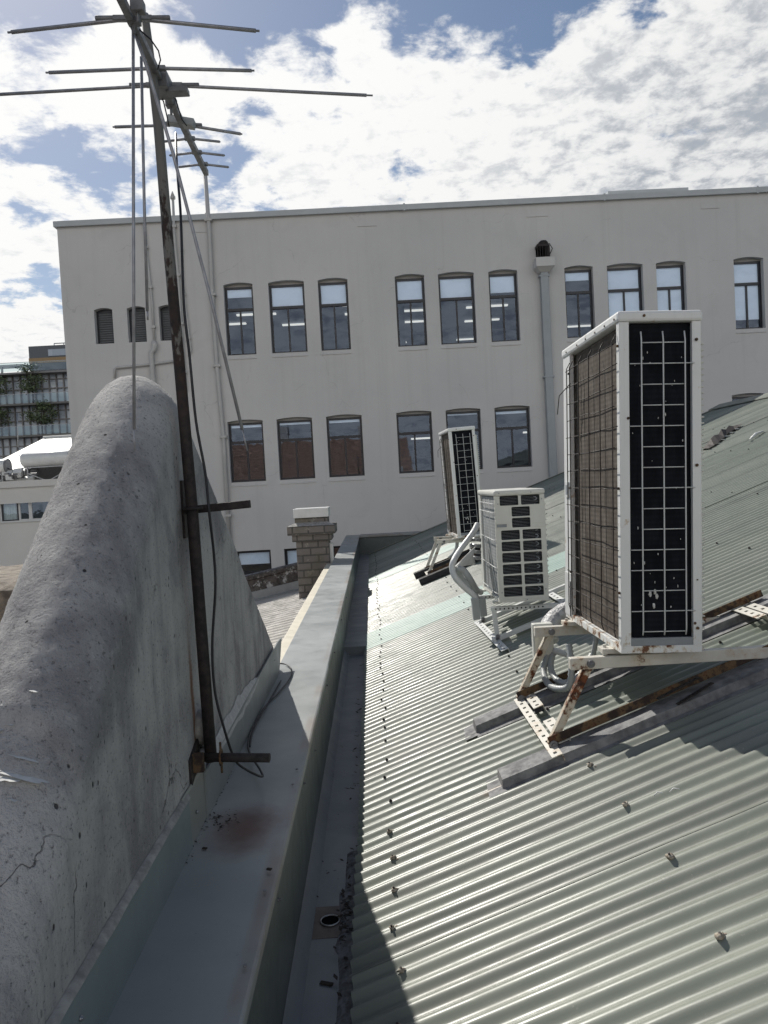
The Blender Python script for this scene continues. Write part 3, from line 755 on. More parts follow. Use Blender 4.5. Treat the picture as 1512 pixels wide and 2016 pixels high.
# rotten leaf litter along the eave and loose bits
lm = basic('leaf_litter', (.035,.026,.02), .95, var=.6, scale=60)
lt = MB()
for i in range(170):
    yy = 1.2+random.random()**1.6*5.6; xx = -.165+random.gauss(-.012,.014)
    if random.random() < .35: yy = ring.y+random.gauss(.02,.10)
    z = GZ+random.uniform(.003,.03); s = random.uniform(.004,.017)
    a = random.random()*6.28; d1 = Vector((math.cos(a),math.sin(a),random.uniform(-.3,.3)))*s; d2 = Vector((-math.sin(a),math.cos(a),random.uniform(-.3,.3)))*s*.5
    c = Vector((xx,yy,z)); lt.face([c-d1,c+d2,c+d1*1.1,c-d2])
for i in range(40):
    yy = 1.1+random.random()*4; xx = random.uniform(-.31,-.17); s = random.uniform(.002,.008); a = random.random()*6.28
    d1 = Vector((math.cos(a),math.sin(a),0))*s; d2 = Vector((-math.sin(a),math.cos(a),0))*s*.4; c = Vector((xx,yy,GZ+.003))
    lt.face([c-d1-d2,c+d1-d2,c+d1+d2,c-d1+d2])
tag(lt.build('leaf_litter', lm), 'dark rotten leaf litter lying in the box gutter along the roof edge', 'leaf litter', kind='stuff')
sd = MB()
Pg = []
for i in range(60):
    yy = 1.15+i*.035; w = .016+.02*max(0,mnoise.noise(Vector((yy*5,1,2)))) + (.03 if abs(yy-ring.y) < .2 else 0)*random.random()
    Pg.append([(-.175-w,yy,GZ+.001),(-.165-w*.4,yy,GZ+.012+.006*random.random()),(-.15,yy,GZ+.016),(-.10,yy,GZ+.012)])
sd.grid(Pg); tag(sd.build('dried_silt', basic('silt', (.24,.24,.24), .95, c2=(.10,.095,.09), scale=40, bscale=80, bstr=.7, bdist=.006)), 'crusted grey silt bank along the gutter under the roof edge', 'silt', kind='stuff')
for px, py in ((657,1937),(657,1520+180),(425,1613),(403,1671),(530,1712)):
    pass
db = [(643,1937,GZ,.022,.008,'black scrap lying on the gutter floor nearest the camera'),(690,1700,GZ,.016,.006,'black scrap in the gutter above the round outlet'),
      (403,1671,CZ+.004,.008,.005,'small dark leaf on the parapet cap near the rust stain'),(530,1712,CZ+.004,.008,.005,'small reddish leaf at the outer edge of the parapet cap')]
for px, py, z, l, w, lab in db:
    p = atZ(px, py, z+.002); t = MB(); t.box(p+Vector((-l,-w,-.001)), p+Vector((l,w,.004)), 0, Matrix.Rotation(R(-20),3,'Z'))
    tag(t.build('debris_scrap', lm, bevel=.002), lab, 'debris')
lt = MB()
for i in range(60):
    p = atZ(428+random.gauss(0,14)+random.random()*22, 1612+random.gauss(0,9), CZ+.006); s = random.uniform(.002,.008); a = random.random()*6.28
    d1 = Vector((math.cos(a),math.sin(a),.2))*s; d2 = Vector((-math.sin(a),math.cos(a),.1))*s*.5; lt.face([p-d1,p+d2,p+d1,p-d2])
for i in range(90):
    yy = random.uniform(2.2,2.95); p = Vector((CL+.012+abs(random.gauss(0,.008)), yy, CZ+.006)); s = random.uniform(.002,.006); a = random.random()*6.28
    d1 = Vector((math.cos(a),math.sin(a),.3))*s; d2 = Vector((-math.sin(a),math.cos(a),.1))*s*.5; lt.face([p-d1,p+d2,p+d1,p-d2])
tag(lt.build('dry_leaf_bits', lm), 'crumbs of dry leaf on the cap at the foot of the gable wall', 'leaf litter', kind='stuff')

# ------------------------------------------------------------------ rendered gable wall with round coping
RAD = .148; WXC = CL-RAD
def zs(y):
    a = .215+.88*(y-2.47); b = -1.02+.64*(4.55-y); k = .065
    if a-b > 1.5: return b
    if b-a > 1.5: return a
    return -k*math.log(math.exp(-a/k)+math.exp(-b/k))+.02
gw = thing('gable_wall', (WXC, 2.5, -1.2), 'weathered grey cement gable wall with a rounded top beside the parapet cap', 'wall')
ws = MB(); P = []; YE = 4.56
ny = 420
for i in range(ny+1):
    y = -.3+(YE+.3)*i/ny; z = zs(y)
    row = []
    zb = -3.2
    for j in range(17): row.append((CL, y, zb+(z-zb)*(j/16)))
    for j in range(1, 56):
        t = math.pi*j/56; row.append((WXC+RAD*math.cos(t), y, z+RAD*1.06*math.sin(t)**1.25))
    for j in range(5): row.append((WXC-RAD, y, z+(zb-z)*j/4))
    row2 = []
    for (x_, y_, z_) in row:
        c = Vector((x_, y_, z_)); f = max(0, min(1, (z_-z+.25)/.3))
        dd = .0010*mnoise.fractal(c*7, 1, 2, 3) + f*(.0018*mnoise.fractal(Vector((c.x*34,c.y*34,c.z*48)), .7, 2, 4)+.0016*mnoise.noise(Vector((c.x*90,c.y*70,c.z*110))))
        nrm = Vector((1,0,0)) if z_ <= z and x_ > WXC else Vector((x_-WXC, 0, max(0, z_-z))).normalized()
        row2.append(c+nrm*dd)
    P.append(row2)
ws.grid(P)
ws.face([Vector(q) for q in P[-1]])
ws.build('wall_face', MT['render_wall'], gw)
# base flashing: two lapped lengths dressed against the wall, sealant line and mortar fillet
fl = MB(); ft = CZ+.165
fl.prism([(CL+.008,PY0,CZ+.002),(CL+.016,PY0,CZ+.002),(CL+.013,PY0,ft-.01),(CL+.008,PY0,ft)], (0,2.30-PY0,0))
fl.build('base_flashing', capmetal('flashing_steel', (.20,.245,.25)), gw)
fl = MB(); fl.prism([(CL+.004,2.25,CZ+.002),(CL+.012,2.25,CZ+.002),(CL+.010,2.25,ft+.0),(CL+.004,2.25,ft+.01)], (0,.30,0))
fl.build('base_flashing', capmetal('flashing_steel_pale', (.25,.26,.24)), gw)
fl = MB()
poly = [(CL+.011,2.51,CZ+.002),(CL+.011,4.46,CZ+.002),(CL+.011,4.66,CZ+.175),(CL+.011,4.5,CZ+.185),(CL+.011,2.51,ft-.01)]
fl.prism(poly, (.007,0,0)); fl.build('base_flashing', capmetal('flashing_steel_mid', (.23,.25,.25)), gw)
sv = MB()
for yy, zz in ((1.42,CZ+.10),(2.38,CZ+.08),(3.15,CZ+.09),(4.3,CZ+.12)): sv.tube([(CL+.012,yy,zz),(CL+.021,yy,zz)], .0035, 8); sv.tube([(CL+.012,yy,zz),(CL+.0185,yy,zz)], .0055, 10)
sv.build('flashing_screws', MT['steel'], gw)
se = MB(); Pg = []
for i in range(90):
    y = .3+i*.0225; w = .006+.004*mnoise.noise(Vector((y*9,0,0))); Pg.append([(CL+.001,y,ft+w),(CL+.012,y,ft+.002),(CL+.018,y,ft-w*1.3)])
se.grid(Pg); se.build('sealant_bead', MT['cement'], gw)
se = MB(); Pg = []
for i in range(46):
    y = 2.62+i*.024; e_ = math.sin(math.pi*i/45)**.5; w = (.024+.022*mnoise.noise(Vector((y*7,3,0)))+.006*random.random())*e_
    Pg.append([(CL+.003,y,ft+w*1.4+.004),(CL+.016,y,ft+.008),(CL+.0195,y,ft-w-.004)])
se.grid(Pg); tag(se.build('sealant_bead', MT['sealant'], gw), 'white smeared sealant')
# white paint splashes on the near flank: thin irregular daubs
def splash(cpx, cpy, w, h, seed, m='dropping'):
    c = None; d = ray(cpx, cpy); t = .8/d.length
    for i in range(4000):                       # walk the sight line to the wall surface
        p = d*t
        z = zs(p.y)
        inside = (p.x < CL and p.z <= z) or (p.z > z and (p.x-WXC)**2+(p.z-z)**2 < RAD**2)
        if inside: c = p; break
        t += .001/d.length*1.5
    if c is None: return None
    n = Vector((1,0,0)) if c.z <= zs(c.y) else Vector((c.x-WXC, 0, c.z-zs(c.y))).normalized()
    e1 = Vector((0,1,0)); e2 = n.cross(e1).normalized(); e1 = e2.cross(n)
    if e2.z < 0: e2 = -e2
    rgd = random.Random(seed); mbp = MB(); k = 26; ring_ = []
    for i in range(k):
        a = 2*math.pi*i/k; q = .72+.55*mnoise.noise(Vector((math.cos(a)*1.5, math.sin(a)*1.5, seed*3.3)))+.12*mnoise.noise(Vector((math.cos(a)*5, math.sin(a)*5, seed)))
        ring_.append(c + n*.0052 + e1*(math.cos(a)*w*q) + e2*(math.sin(a)*h*q))
    top_ = c+n*.0066
    b0 = len(mbp.v); mbp.v += ring_+[top_]
    for i in range(k): mbp.f.append((b0+i, b0+(i+1) % k, b0+k)); mbp.m.append(0); mbp.sm.append(True)
    return mbp
for i, (px, py, w, h) in enumerate(((30,1530,.022,.075),(12,1535,.03,.03),(40,1495,.012,.035),(18,1430,.015,.02),(2,1440,.02,.014),(68,1365,.01,.014),(24,1580,.008,.008),(5,1392,.008,.01))):
    s_ = splash(px, py, w, h, i+1)
    if s_: s_.build('paint_splash', MT['dropping'], gw)

# neighbour's roof and cream barge board beyond the gable wall
NZ = -1.56
def nroofz(x): return NZ + (x-(-.72))*.19
nr = thing('lower_roof', (-2.2, 8, -1.9), 'pale corrugated roof lying lower on the far side of the gable wall', 'roof')
P = []
for j in range(0, 1+int((13.2-3.4)/.0095)):
    y = 3.4+j*.0095; hh = .02*max(0, math.cos(2*math.pi*y/.19))**3
    P.append([(x_, y, nroofz(x_)+hh) for x_ in (-.70,-1.4,-2.2,-3.2,-4.4)])
t = MB(); t.grid(P); t.build('roof_sheets', basic('cream_roof_paint', (.42,.40,.365), .7, scale=3, world=True, c2=(.34,.325,.30), spec=.25), nr)
t = MB(); t.box((-.735,4.5,-1.7),(CL-.014,11.28,CZ-.045)); t.build('barge_board', MT['cream_trim'], nr, .006)
t = MB(); t.prism([(-4.5,12.55,nroofz(-4.5)+.16),(-.735,12.55,nroofz(-.735)+.16),(-.735,12.55,nroofz(-.735)-.0),(-4.5,12.55,nroofz(-4.5)-.0)], (0,.03,0)); 
t.prism([(-4.5,12.42,nroofz(-4.5)+.03),(-.735,12.42,nroofz(-.735)+.03),(-.735,12.42,nroofz(-.735)+.015),(-4.5,12.42,nroofz(-4.5)+.015)], (0,.13,0))
t.build('apron_flashing', basic('old_zinc', (.33,.34,.34), .5, world=True), nr)
def lichen():
    m, nt, b = new_mat('lichened_stone')
    v = coords(nt, (1,1,1), True); f = noise(nt, v, 7, 8, .7)
    c = mixc(nt, ramp(nt, noise(nt, v, 16, 6), .3, .7), (.05,.042,.04), (.13,.115,.105))
    c = mixc(nt, ramp(nt, f, .52, .62), c, (.46,.45,.44))
    nt.links.new(c, b.inputs['Base Color']); b.inputs['Roughness'].default_value = .95; bump(nt, b, noise(nt, v, 30, 6), .6, .02); return m
MT['lichen'] = lichen()
t = MB(); zt = lambda x: nroofz(x)+.16
Pq = [(-4.5,12.6,zt(-4.5)-.6),(-.70,12.6,zt(-.7)-.6),(-.70,12.6,zt(-.7)+.20),(-4.5,12.6,zt(-4.5)+.20)]
t.prism(Pq, (0,.3,0)); t.prism([(-4.5,12.57,zt(-4.5)+.2),(-.7,12.57,zt(-.7)+.2),(-.7,12.57,zt(-.7)+.28),(-4.5,12.57,zt(-4.5)+.28)], (0,.36,0))
tag(t.build('stone_parapet', MT['lichen'], bevel=.02), 'dark stone parapet with white lichen left of the chimney', 'parapet')

# brick chimney
ch = thing('chimney', (-.93, 11.55, -3), 'old brick chimney with a white metal box cap beside the parapet cap', 'chimney')
def chim_mat():
    m, nt, b = new_mat('old_brick')
    v = coords(nt, (1,1,1), True)
    bk = nd(nt, 'ShaderNodeTexBrick'); bk.inputs['Scale'].default_value = 1
    bk.inputs['Brick Width'].default_value = .235; bk.inputs['Row Height'].default_value = .11; bk.inputs['Mortar Size'].default_value = .012
    bk.inputs['Color1'].default_value = (.20,.18,.165,1); bk.inputs['Color2'].default_value = (.135,.125,.12,1); bk.inputs['Mortar'].default_value = (.085,.08,.075,1)
    sep = nd(nt, 'ShaderNodeSeparateXYZ'); nt.links.new(v, sep.inputs[0])
    cmb = nd(nt, 'ShaderNodeCombineXYZ'); nt.links.new(math_(nt, 'ADD', sep.outputs['X'], sep.outputs['Y']), cmb.inputs['X']); nt.links.new(sep.outputs['Z'], cmb.inputs['Y'])
    nt.links.new(cmb.outputs[0], bk.inputs['Vector'])
    c = mixc(nt, ramp(nt, noise(nt, v, 9, 7, .7), .56, .68), bk.outputs['Color'], (.27,.25,.22))
    c = mixc(nt, math_(nt, 'MULTIPLY', ramp(nt, noise(nt, v, 2.5, 5), .5, .7), .5), c, (.11,.10,.06))
    nt.links.new(c, b.inputs['Base Color']); b.inputs['Roughness'].default_value = .95
    bump(nt, b, math_(nt, 'SUBTRACT', noise(nt, v, 25, 6), bk.outputs['Fac']), .7, .015); return m
MT['brick'] = chim_mat()
x0 = -1.17; x1 = -.685; y0 = 11.3; y1 = 11.78
t = MB(); t.box((x0,y0,-3),(x1,y1,-.78)); t.build('shaft', MT['brick'], ch, .008)
t = MB(); t.box((x0-.05,y0-.05,-.78),(x1+.05,y1+.05,-.68)); t.box((x0-.11,y0-.11,-.68),(x1+.11,y1+.11,-.55)); t.box((x0-.0,y0-.0,-.55),(x1,y1,-.43))
t.build('corbel', MT['brick'], ch, .01)
t = MB(); t.prism([(x0-.11,y0-.11,-.549),(x1+.11,y0-.11,-.549),(x1+.0,y0,-.5),(x0,y0,-.5)], (0,.02,0)); t.build('mortar_weathering', MT['cement'], ch)
t = MB(); t.box((x0-.015,y0-.03,-.43),(x1+.02,y1+.04,-.295)); t.build('metal_cap', MT['white_paint'], ch, .006)
t = MB(); t.box((x1+.002,y0+.05,-1.45),(x1+.06,y0+.13,-.83)); t.build('side_flue', MT['white_plastic'], ch, .01)
# ------------------------------------------------------------------ antenna mast
MY = 2.46
mast = thing('antenna_mast', atY(415,1488,MY), 'rusty dark steel mast pole bracketed to the gable wall', 'mast')
pts = [atY(a, b, MY) for a, b in ((416,1498),(397,1250),(378,1000),(357,760),(333,500),(312,250),(298,130),(286,36))]
t = MB(); rr_ = [.0195,.0192,.019,.0182,.0172,.0155,.0135,.0125]; t.tube(pts, rr_, 16, 0); t.build('pole', MT['mast_pole'], mast)
t = MB(); t.tube([atY(286,36,MY)-Vector((0,0,.005)), atY(285,28,MY)], [.014,.012], 12); t.build('pole_cap', MT['boom'], mast)
t = MB(); a = atX(358, 946, CL); b_ = atX(362, 1060, CL)
t.box((CL-.004, a.y-.03, b_.z),(CL+.008, a.y+.03, a.z)); t.build('wall_plate', MT['dark_metal'], mast, .002)
t = MB(); p = atX(366, 1005, CL+.005); q = atY(492, 992, p.y-.03); t.bar(p, q, .026, .026); 
t.build('bracket_arm', MT['mast'], mast, .003)
t = MB(); c = atY(379, 1001, MY); t.tube([c+Vector((.03*math.cos(x),.03*math.sin(x),.0)) for x in [i*.4 for i in range(17)]], .005, 6, 0, False)
t.tube([c+Vector((-.03,0,.0)), c+Vector((-.03,.09,0))], .006, 6); t.build('u_bolt', MT['mast'], mast)
p = atX(378, 1500, CL)
t = MB(); t.prism([(CL-.003,p.y-.045,p.z-.065),(CL-.003,p.y-.045,p.z+.02),(CL-.003,p.y+.075,p.z+.055),(CL-.003,p.y+.075,p.z-.02)], (.011,0,0)); t.build('wall_plate', MT['dark_metal'], mast, .002)
t = MB(); t.box((CL+.006,p.y-.02,p.z-.03),(CL+.04,p.y+.0,p.z+.03)); t.build('bracket_lug', MT['rail_rust'], mast, .002)
a = atX(400, 1491, CL+.03); q = atY(531, 1492, a.y-.02)
t = MB(); t.tube([a, q], .0145, 14); t.build('bracket_arm', MT['mast'], mast)
c = a.lerp(q, .27); t = MB(); t.tube([c+Vector((0,.021*math.cos(x),.026*math.sin(x))) for x in [i*.4 for i in range(17)]], .0035, 6, 0, False)
t.tube([c+Vector((0,0,-.05)), c+Vector((0,0,.05))], .004, 6); t.build('u_bolt', MT['rail_rust'], mast)

# ------------------------------------------------------------------ TV antenna
BZ = 1.338
bm0 = atZ(222, -36, BZ); bm1 = atZ(406, 341, BZ)
ant = thing('tv_antenna', atZ(318, 160, BZ), 'grey television antenna with many rods clamped to the mast', 'antenna')
t = MB(); t.bar(bm0, bm1, .02, .023); t.build('boom', MT['boom'], ant, .002)
t = MB(); c = atZ(318, 165, BZ); t.box(c+Vector((-.022,-.045,-.03)), c+Vector((.028,.045,.022))); t.box(c+Vector((.016,-.02,-.036)), c+Vector((.085,.02,-.018)))
t.tube([c+Vector((.02,.07,-.005)),c+Vector((.075,.07,-.005))], .004, 6)
t.build('mast_clamp', MT['boom'], ant, .003)
def element(cp, a, b, r, holder=.03, ferr=True, m='alu'):
    c = atZ(*cp, BZ); p = atY(*a, c.y); q = atY(*b, c.y)
    t = MB()
    e0 = p.lerp(c, .03); e1 = q.lerp(c, .03)
    t.tube([p, e0, e0, c+Vector((0,0,.012)), e1, e1, q], [r*.55,r*.55,r,r,r,r*.55,r*.55], 8)
    el = t.build('element', MT[m], ant)
    h = MB(); d = (q-p).normalized()
    h.bar(c-d*holder+Vector((0,0,.012)), c+d*holder+Vector((0,0,.012)), .016, .014)
    if ferr:
        h.tube([c-d*holder*1.9+Vector((0,0,.012)), c-d*holder*.9+Vector((0,0,.012))], r*1.5, 8); h.tube([c+d*holder*.9+Vector((0,0,.012)), c+d*holder*1.9+Vector((0,0,.012))], r*1.5, 8)
    h.build('holder', MT['boom'], el, .002)
element((262,45), (15,64), (511,61), .0056, .055)
element((308,142), (90,143), (501,139), .0056, .03, False)
element((324,175), (-42,188), (734,188), .0054, .06)
element((362,252), (222,250), (477,264), .0058, .035)
element((374,279), (318,279), (434,279), .0050, .02, False)
element((388,306), (333,306), (443,306), .0050, .02, False)
element((400,329), (351,329), (451,329), .0050, .02, False)
def rod(cp, pts, r):
    c = atZ(*cp, BZ); P = [atY(*p, c.y+k) for p, k in pts]
    t = MB(); t.tube(P, r, 8); return t.build('element', MT['alu'], ant)
rod((262,45), [((262,28),0),((263,500),0),((264,845),0)], .0047)
rod((262,45), [((264,845),0),((265,888),0)], .0025)
rod((280,90), [((278,112),0),((284,400),0),((290,612),0)], .0046)
rod((280,90), [((290,612),0),((291,630),0)], .003)
rod((272,60), [((262,55),0),((290,135),.02),((340,300),.04),((414,585),.06),((477,845),.08)], .0050)
rod((272,60), [((477,845),.08),((487,888),.082)], .0022)
for cp in ((270,15),(262,38),(336,203)):
    t = MB(); c = atZ(*cp, BZ); t.box(c+Vector((-.016,-.014,-.014)), c+Vector((.02,.014,.016))); t.tube([c+Vector((.0,0,-.04)),c+Vector((0,0,.05))], .005, 6); t.build('rod_clamp', MT['boom'], ant, .002)
t = MB(); c = atZ(356, 243, BZ); t.box(c+Vector((-.045,-.02,-.01)), c+Vector((.05,.02,.018)), 0, Matrix.Rotation(R(12),3,'Y')); t.build('dipole_box', MT['grey_plastic'], ant, .003)
for P in ([(274,58),(297,78),(312,100),(316,118),(310,137)],[(308,175),(322,200),(329,230),(333,250)],[(338,175),(349,205),(358,235),(368,248)]):
    c = atZ(*P[0], BZ); t = MB(); t.tube([atY(*p, c.y+.01*i) for i, p in enumerate(P)], .0022, 6); t.build('lead', MT['rubber'], ant)
# coax hanging from the antenna
def smooth(P, n=6):
    out = []
    for i in range(len(P)-1):
        p0 = P[max(i-1,0)]; p1 = P[i]; p2 = P[i+1]; p3 = P[min(i+2,len(P)-1)]
        for k in range(n):
            t = k/n
            out.append(.5*((2*p1)+(p2-p0)*t+(2*p0-5*p1+4*p2-p3)*t*t+(3*p1-p0-3*p2+p3)*t**3))
    return out+[P[-1]]
P = [atY(a, b, y) for a, b, y in ((346,262,2.9),(347,300,2.72),(350,350,2.6),(356,430,2.52),(362,600,2.47),(373,700,2.46),(386,830,2.46),(404,930,2.46),(412,1010,2.43),(421,1090,2.46),(424,1160,2.46),(418,1270,2.46),(423,1360,2.46),(440,1430,2.46),(460,1490,2.5),(478,1511,2.55))]
P += [atZ(515,1529,CZ+.06), atZ(512,1515,CZ+.05), atZ(492,1484,CZ+.03), atZ(489,1458,CZ+.015), atZ(501,1425,CZ+.012), atZ(521,1392,CZ+.012), atZ(550,1362,CZ+.012), atZ(571,1335,CZ+.012), atZ(574,1319,CZ+.012), atZ(563,1308,CZ+.014), atZ(545,1306,CZ+.02)]
t = MB(); t.tube(smooth(P), .0043, 8)
P2 = [atZ(492,1470,CZ+.012), atZ(497,1442,CZ+.012), atZ(514,1408,CZ+.02), atZ(530,1380,CZ+.012), atZ(553,1340,CZ+.012)]
t.tube(smooth(P2), .0038, 8)
tag(t.build('coax_cable', MT['rubber']), 'black coaxial cable running down beside the mast and looping over the parapet cap', 'cable')
# round white vent cover on the wall behind the mast foot
vc = thing('wall_vent', atX(392,1432,CL), 'round white plastic cover on the gable wall behind the mast foot', 'vent')
c = atX(392, 1432, CL)
t = MB(); t.tube([c+Vector((-.01,0,0)), c+Vector((.03,0,0))], .058, 26); t.build('collar', MT['cement'], vc)
t = MB(); t.tube([c+Vector((.03,0,.0)), c+Vector((.038,0,0))], .066, 32); t.tube([c+Vector((.038,0,0)),c+Vector((.0385,0,0))], .004, 8, 1); t.build('cover', [MT['white_plastic'], MT['dark_slot']], vc)
t = MB()
for i in range(16): t.blob(c+Vector((.012+.02*random.random(), random.uniform(-.06,.05), -.075+random.uniform(-.02,.02))), (.016,.018,.012), 0, 7, 4, .4, i)
t.build('sealant_bead', MT['sealant'], vc)

# ------------------------------------------------------------------ air conditioners
H, D = 1.40, .335
def big_unit(label, loc, L=.90):
    T = thing('air_conditioner', loc, label, 'air conditioner', 'tall twin fan air conditioners on the roof')
    def B(mb, n, m, bev=0, par=T): return mb.build(n, m, par, bev, True)
    c = MB()
    c.box((.0,0,.03),(.041,.02,H-.045)); c.box((.0,.02,.03),(.014,.034,H-.045))           # near left post
    c.box((D-.036,0,.03),(D,.02,H-.045)); c.box((D-.014,.02,.03),(D,.04,H-.045))
    c.box((0,L-.13,.03),(.02,L,H-.045)); c.box((.02,L-.02,.03),(D,L,H-.045))              # far post and end
    c.box((D-.02,.04,.03),(D-.0,L-.02,H-.045))                                            # fan side panel
    c.box((.0,0,0),(D,L,.03), 0); c.box((.041,.004,.03),(D-.036,.018,.062), 1)
    l = MB(); l.box((-.008,-.008,H-.045),(D+.008,L+.008,H)); B(l, 'lid', MT['ac_white'], .012)
    f = MB(); f.box((.03,.036,.03),(.05,L-.13,H-.05), 0); f.box((.039,.024,.062),(D-.033,.05,H-.05), 1)
    B(f, 'coil', [MT['coil_dusty'], MT['coil_black']])
    w = MB(); zs_ = [.09+i*(H-.22)/14 for i in range(15)]
    for x in (.088,.177,.266):
        w.tube([(x,-.004,.075),(x,-.010,.1),(x,-.010,H-.12),(x,-.002,H-.085)], .0031, 6)
    for i, z in enumerate(zs_):
        full = i in (1,4,7,10,13,3)
        w.tube([(.042 if full else .088,-.0055,z),(D-.028 if i in (1,7,13) else .268,-.0055,z)], .0023, 6)
    dr = w
    rgd = random.Random(5)
    for i in range(34):
        x = rgd.uniform(.06,D-.055); z = rgd.uniform(.12,H-.12); s = rgd.uniform(.0018,.0042)
        dr.blob((x,.0225,z),(s*.7,.0016,s*rgd.uniform(1,2)),1,7,4,.35,i)
    for i in range(4): dr.blob((.14+rgd.gauss(0,.012),.0225,.24+rgd.gauss(0,.025)),(.007,.0012,.012),1,8,4,.4,i+60)
    B(w, 'wire_guard', [MT['white_plastic'], MT['dropping']])
    w = MB(); y1 = L-.135
    for i, y in enumerate((.03,.2,.37,.54,.70,.755)):
        w.tube([(-.012,y,.06),(-.020,y,.085),(-.020,y,H-.12),(-.004,y,H-.09)], .0026, 6)
    for i, z in enumerate([.09+i*(H-.22)/14 for i in range(15)]):
        a = -.02 if i % 3 == 1 else .02
        w.tube([(-.0155,a,z),(-.0155,.3,z-.003*(i % 2)),(-.0155,.42,z+.006*((i*7) % 3-1)),(-.0155,y1+(.03 if i % 4 == 2 else -.0),z)], .0021, 6)
    w.tube([(-.016,.70,H-.2),(-.05,.79,H-.25),(-.05,.83,H-.34)], .0026, 6)
    B(w, 'wire_guard', MT['dark_metal'])
    h = MB(); h.box((-.006,L-.10,.63),(.002,L-.035,.71)); h.box((-.0065,L-.09,.645),(-.006,L-.045,.695), 1); B(h, 'handle', [MT['white_paint'], MT['ac_grey']], .002)
    v = MB(); v.box((-.004,L-.13,.02),(.003,L-.005,.24)); v.box((-.0046,L-.125,.02),(-.004,L-.105,.20), 1); B(v, 'valve_cover', [MT['white_paint'], MT['dark_slot']], .002)
    for zz in (.07, .73):
        g_ = MB(); g_.box((D+.001,.06,zz),(D+.028,L-.25,zz+.56))
        for i in range(22): g_.box((D+.028,.07,zz+.012+i*.0252),(D+.044,L-.26,zz+.018+i*.0252))
        B(g_, 'fan_grille', MT['ac_cream'], .002)
    s = c; s_m = 2
    for (x, y, z) in ((.10,-.009,H-.022),(.035,.0,H*.69),(D-.03,0,.12)): s.tube([(x,y,z),(x,y-.004,z)], .006, 8, 2)
    for y in (.03,.16,.30,.45,.6,.8): s.tube([(-.009,y,H-.028),(-.012,y,H-.028)], .005, 8, 2)
    for z in (.10,.30,H*.55,H-.12): s.tube([(D-.02,-.001,z),(D-.02,-.008,z)], .0065 if z != .30 else .003, 8, 2)
    for z in (.25,.68,H-.14): s.tube([(-.001,.008,z),(-.008,.008,z)], .006, 8, 2); s.tube([(-.001,L-.12,z),(-.008,L-.12,z)], .006, 8, 2)
    B(c, 'casing', [MT['ac_white'], MT['ac_grey'], MT['rail_rust']], .004)
    for y in (.13, L-.13):
        fe = MB(); fe.box((-.05,y-.035,-.022),(.03,y+.035,-.001)); fe.tube([(-.03,y,-.02),(-.03,y,.012)], .008, 8); B(fe, 'foot', MT['stand_white'], .002)
        fe = MB(); fe.box((D-.03,y-.035,-.022),(D+.05,y+.035,-.001)); B(fe, 'foot', MT['stand_white'], .002)
    return T
A1 = big_unit('large white twin fan air conditioner on a rusty stand in the right foreground', atY(1223.5,1287,3.1))
A1.rotation_euler = (0, R(2.0), 0)
p = atY(902, 1060, 9.4)
A2 = copy_tree(A1); A2.location = p; A2.scale = (.975,)*3; A2.rotation_euler = (R(.4), R(-2.4), R(2.4))
A2['label'] = 'tall twin fan air conditioner at the far end of the roof before the building windows'

# single fan unit in the middle, with slotted end panel
p = atY(983.5, 1187, 5.2)
A3 = thing('air_conditioner', p, 'cream single fan air conditioner with slotted end panel between the two tall ones', 'air conditioner')
H3, D3, L3 = .772, .342, .80
def plate(mb, x0, x1, z0, z1, y0, y1, holes, r=.008):
    zz = sorted(set([z0, z1]+[h[2] for h in holes]+[h[3] for h in holes]))
    for a, b in zip(zz[:-1], zz[1:]):
        hs = sorted([h for h in holes if h[2] <= a+1e-6 and h[3] >= b-1e-6]); x = x0
        for h in hs:
            mb.face([(x,y0,a),(h[0],y0,a),(h[0],y0,b),(x,y0,b)]); x = h[1]
        mb.face([(x,y0,a),(x1,y0,a),(x1,y0,b),(x,y0,b)])
    for (a, b, c, d) in holes:
        pts = [(a,c),(b,c),(b,d),(a,d)]
        for i in range(4):
            q, w_ = pts[i], pts[(i+1) % 4]; mb.face([(q[0],y0,q[1]),(q[0],y1,q[1]),(w_[0],y1,w_[1]),(w_[0],y0,w_[1])])
        for sx, xx in ((1,a),(-1,b)):
            for sz, zz_ in ((1,c),(-1,d)):
                mb.face([(xx,y0+.0004,zz_),(xx+sx*r,y0+.0004,zz_),(xx+sx*r*.3,y0+.0004,zz_+sz*r*.3),(xx,y0+.0004,zz_+sz*r)])
holes = []
U = lambda u: u*D3
for i, v in enumerate((760,845,928,1018,1103,1188,1275,1360,1447)):
    zc = H3*(1-(v-680)/845); hh = .033
    if i in (1,2): holes.append((U(.33),U(.70),zc-hh,zc+hh))
    else: holes += [(U(.10),U(.475),zc-hh,zc+hh),(U(.53),U(.905),zc-hh,zc+hh)]
c = MB(); plate(c, 0, D3, .02, H3-.04, 0, .012, holes)
c.box((0,L3-.1,.02),(.014,L3,H3-.04)); c.box((.0,.0125,.02),(.012,.03,H3-.04)); c.box((.014,L3-.014,.02),(D3,L3,H3-.04)); c.box((D3-.014,.0125,.02),(D3,L3-.0145,H3-.04))
c.box((0,0,0),(D3,L3,.0195))
for sx in (.0, D3-.085): c.box((sx+.004,-.006,H3*.665),(sx+.081,.0,H3*.672)); c.box((sx+.004,-.006,H3*.70),(sx+.081,.0,H3*.707)); 
c.box((.006,-.002,H3*.672),(.075,-.0005,H3*.70), 1)
c.build('casing', [MT['ac_cream'], MT['ac_grey']], A3, 0, True)
l = MB(); l.box((-.006,-.006,H3-.04),(D3+.006,L3+.006,H3)); l.build('lid', MT['ac_cream'], A3, .014, True)
f = MB(); f.box((.02,.034,.02),(D3-.02,.05,H3-.045), 0); f.box((.014,.03,.02),(.03,L3-.1,H3-.045), 1)
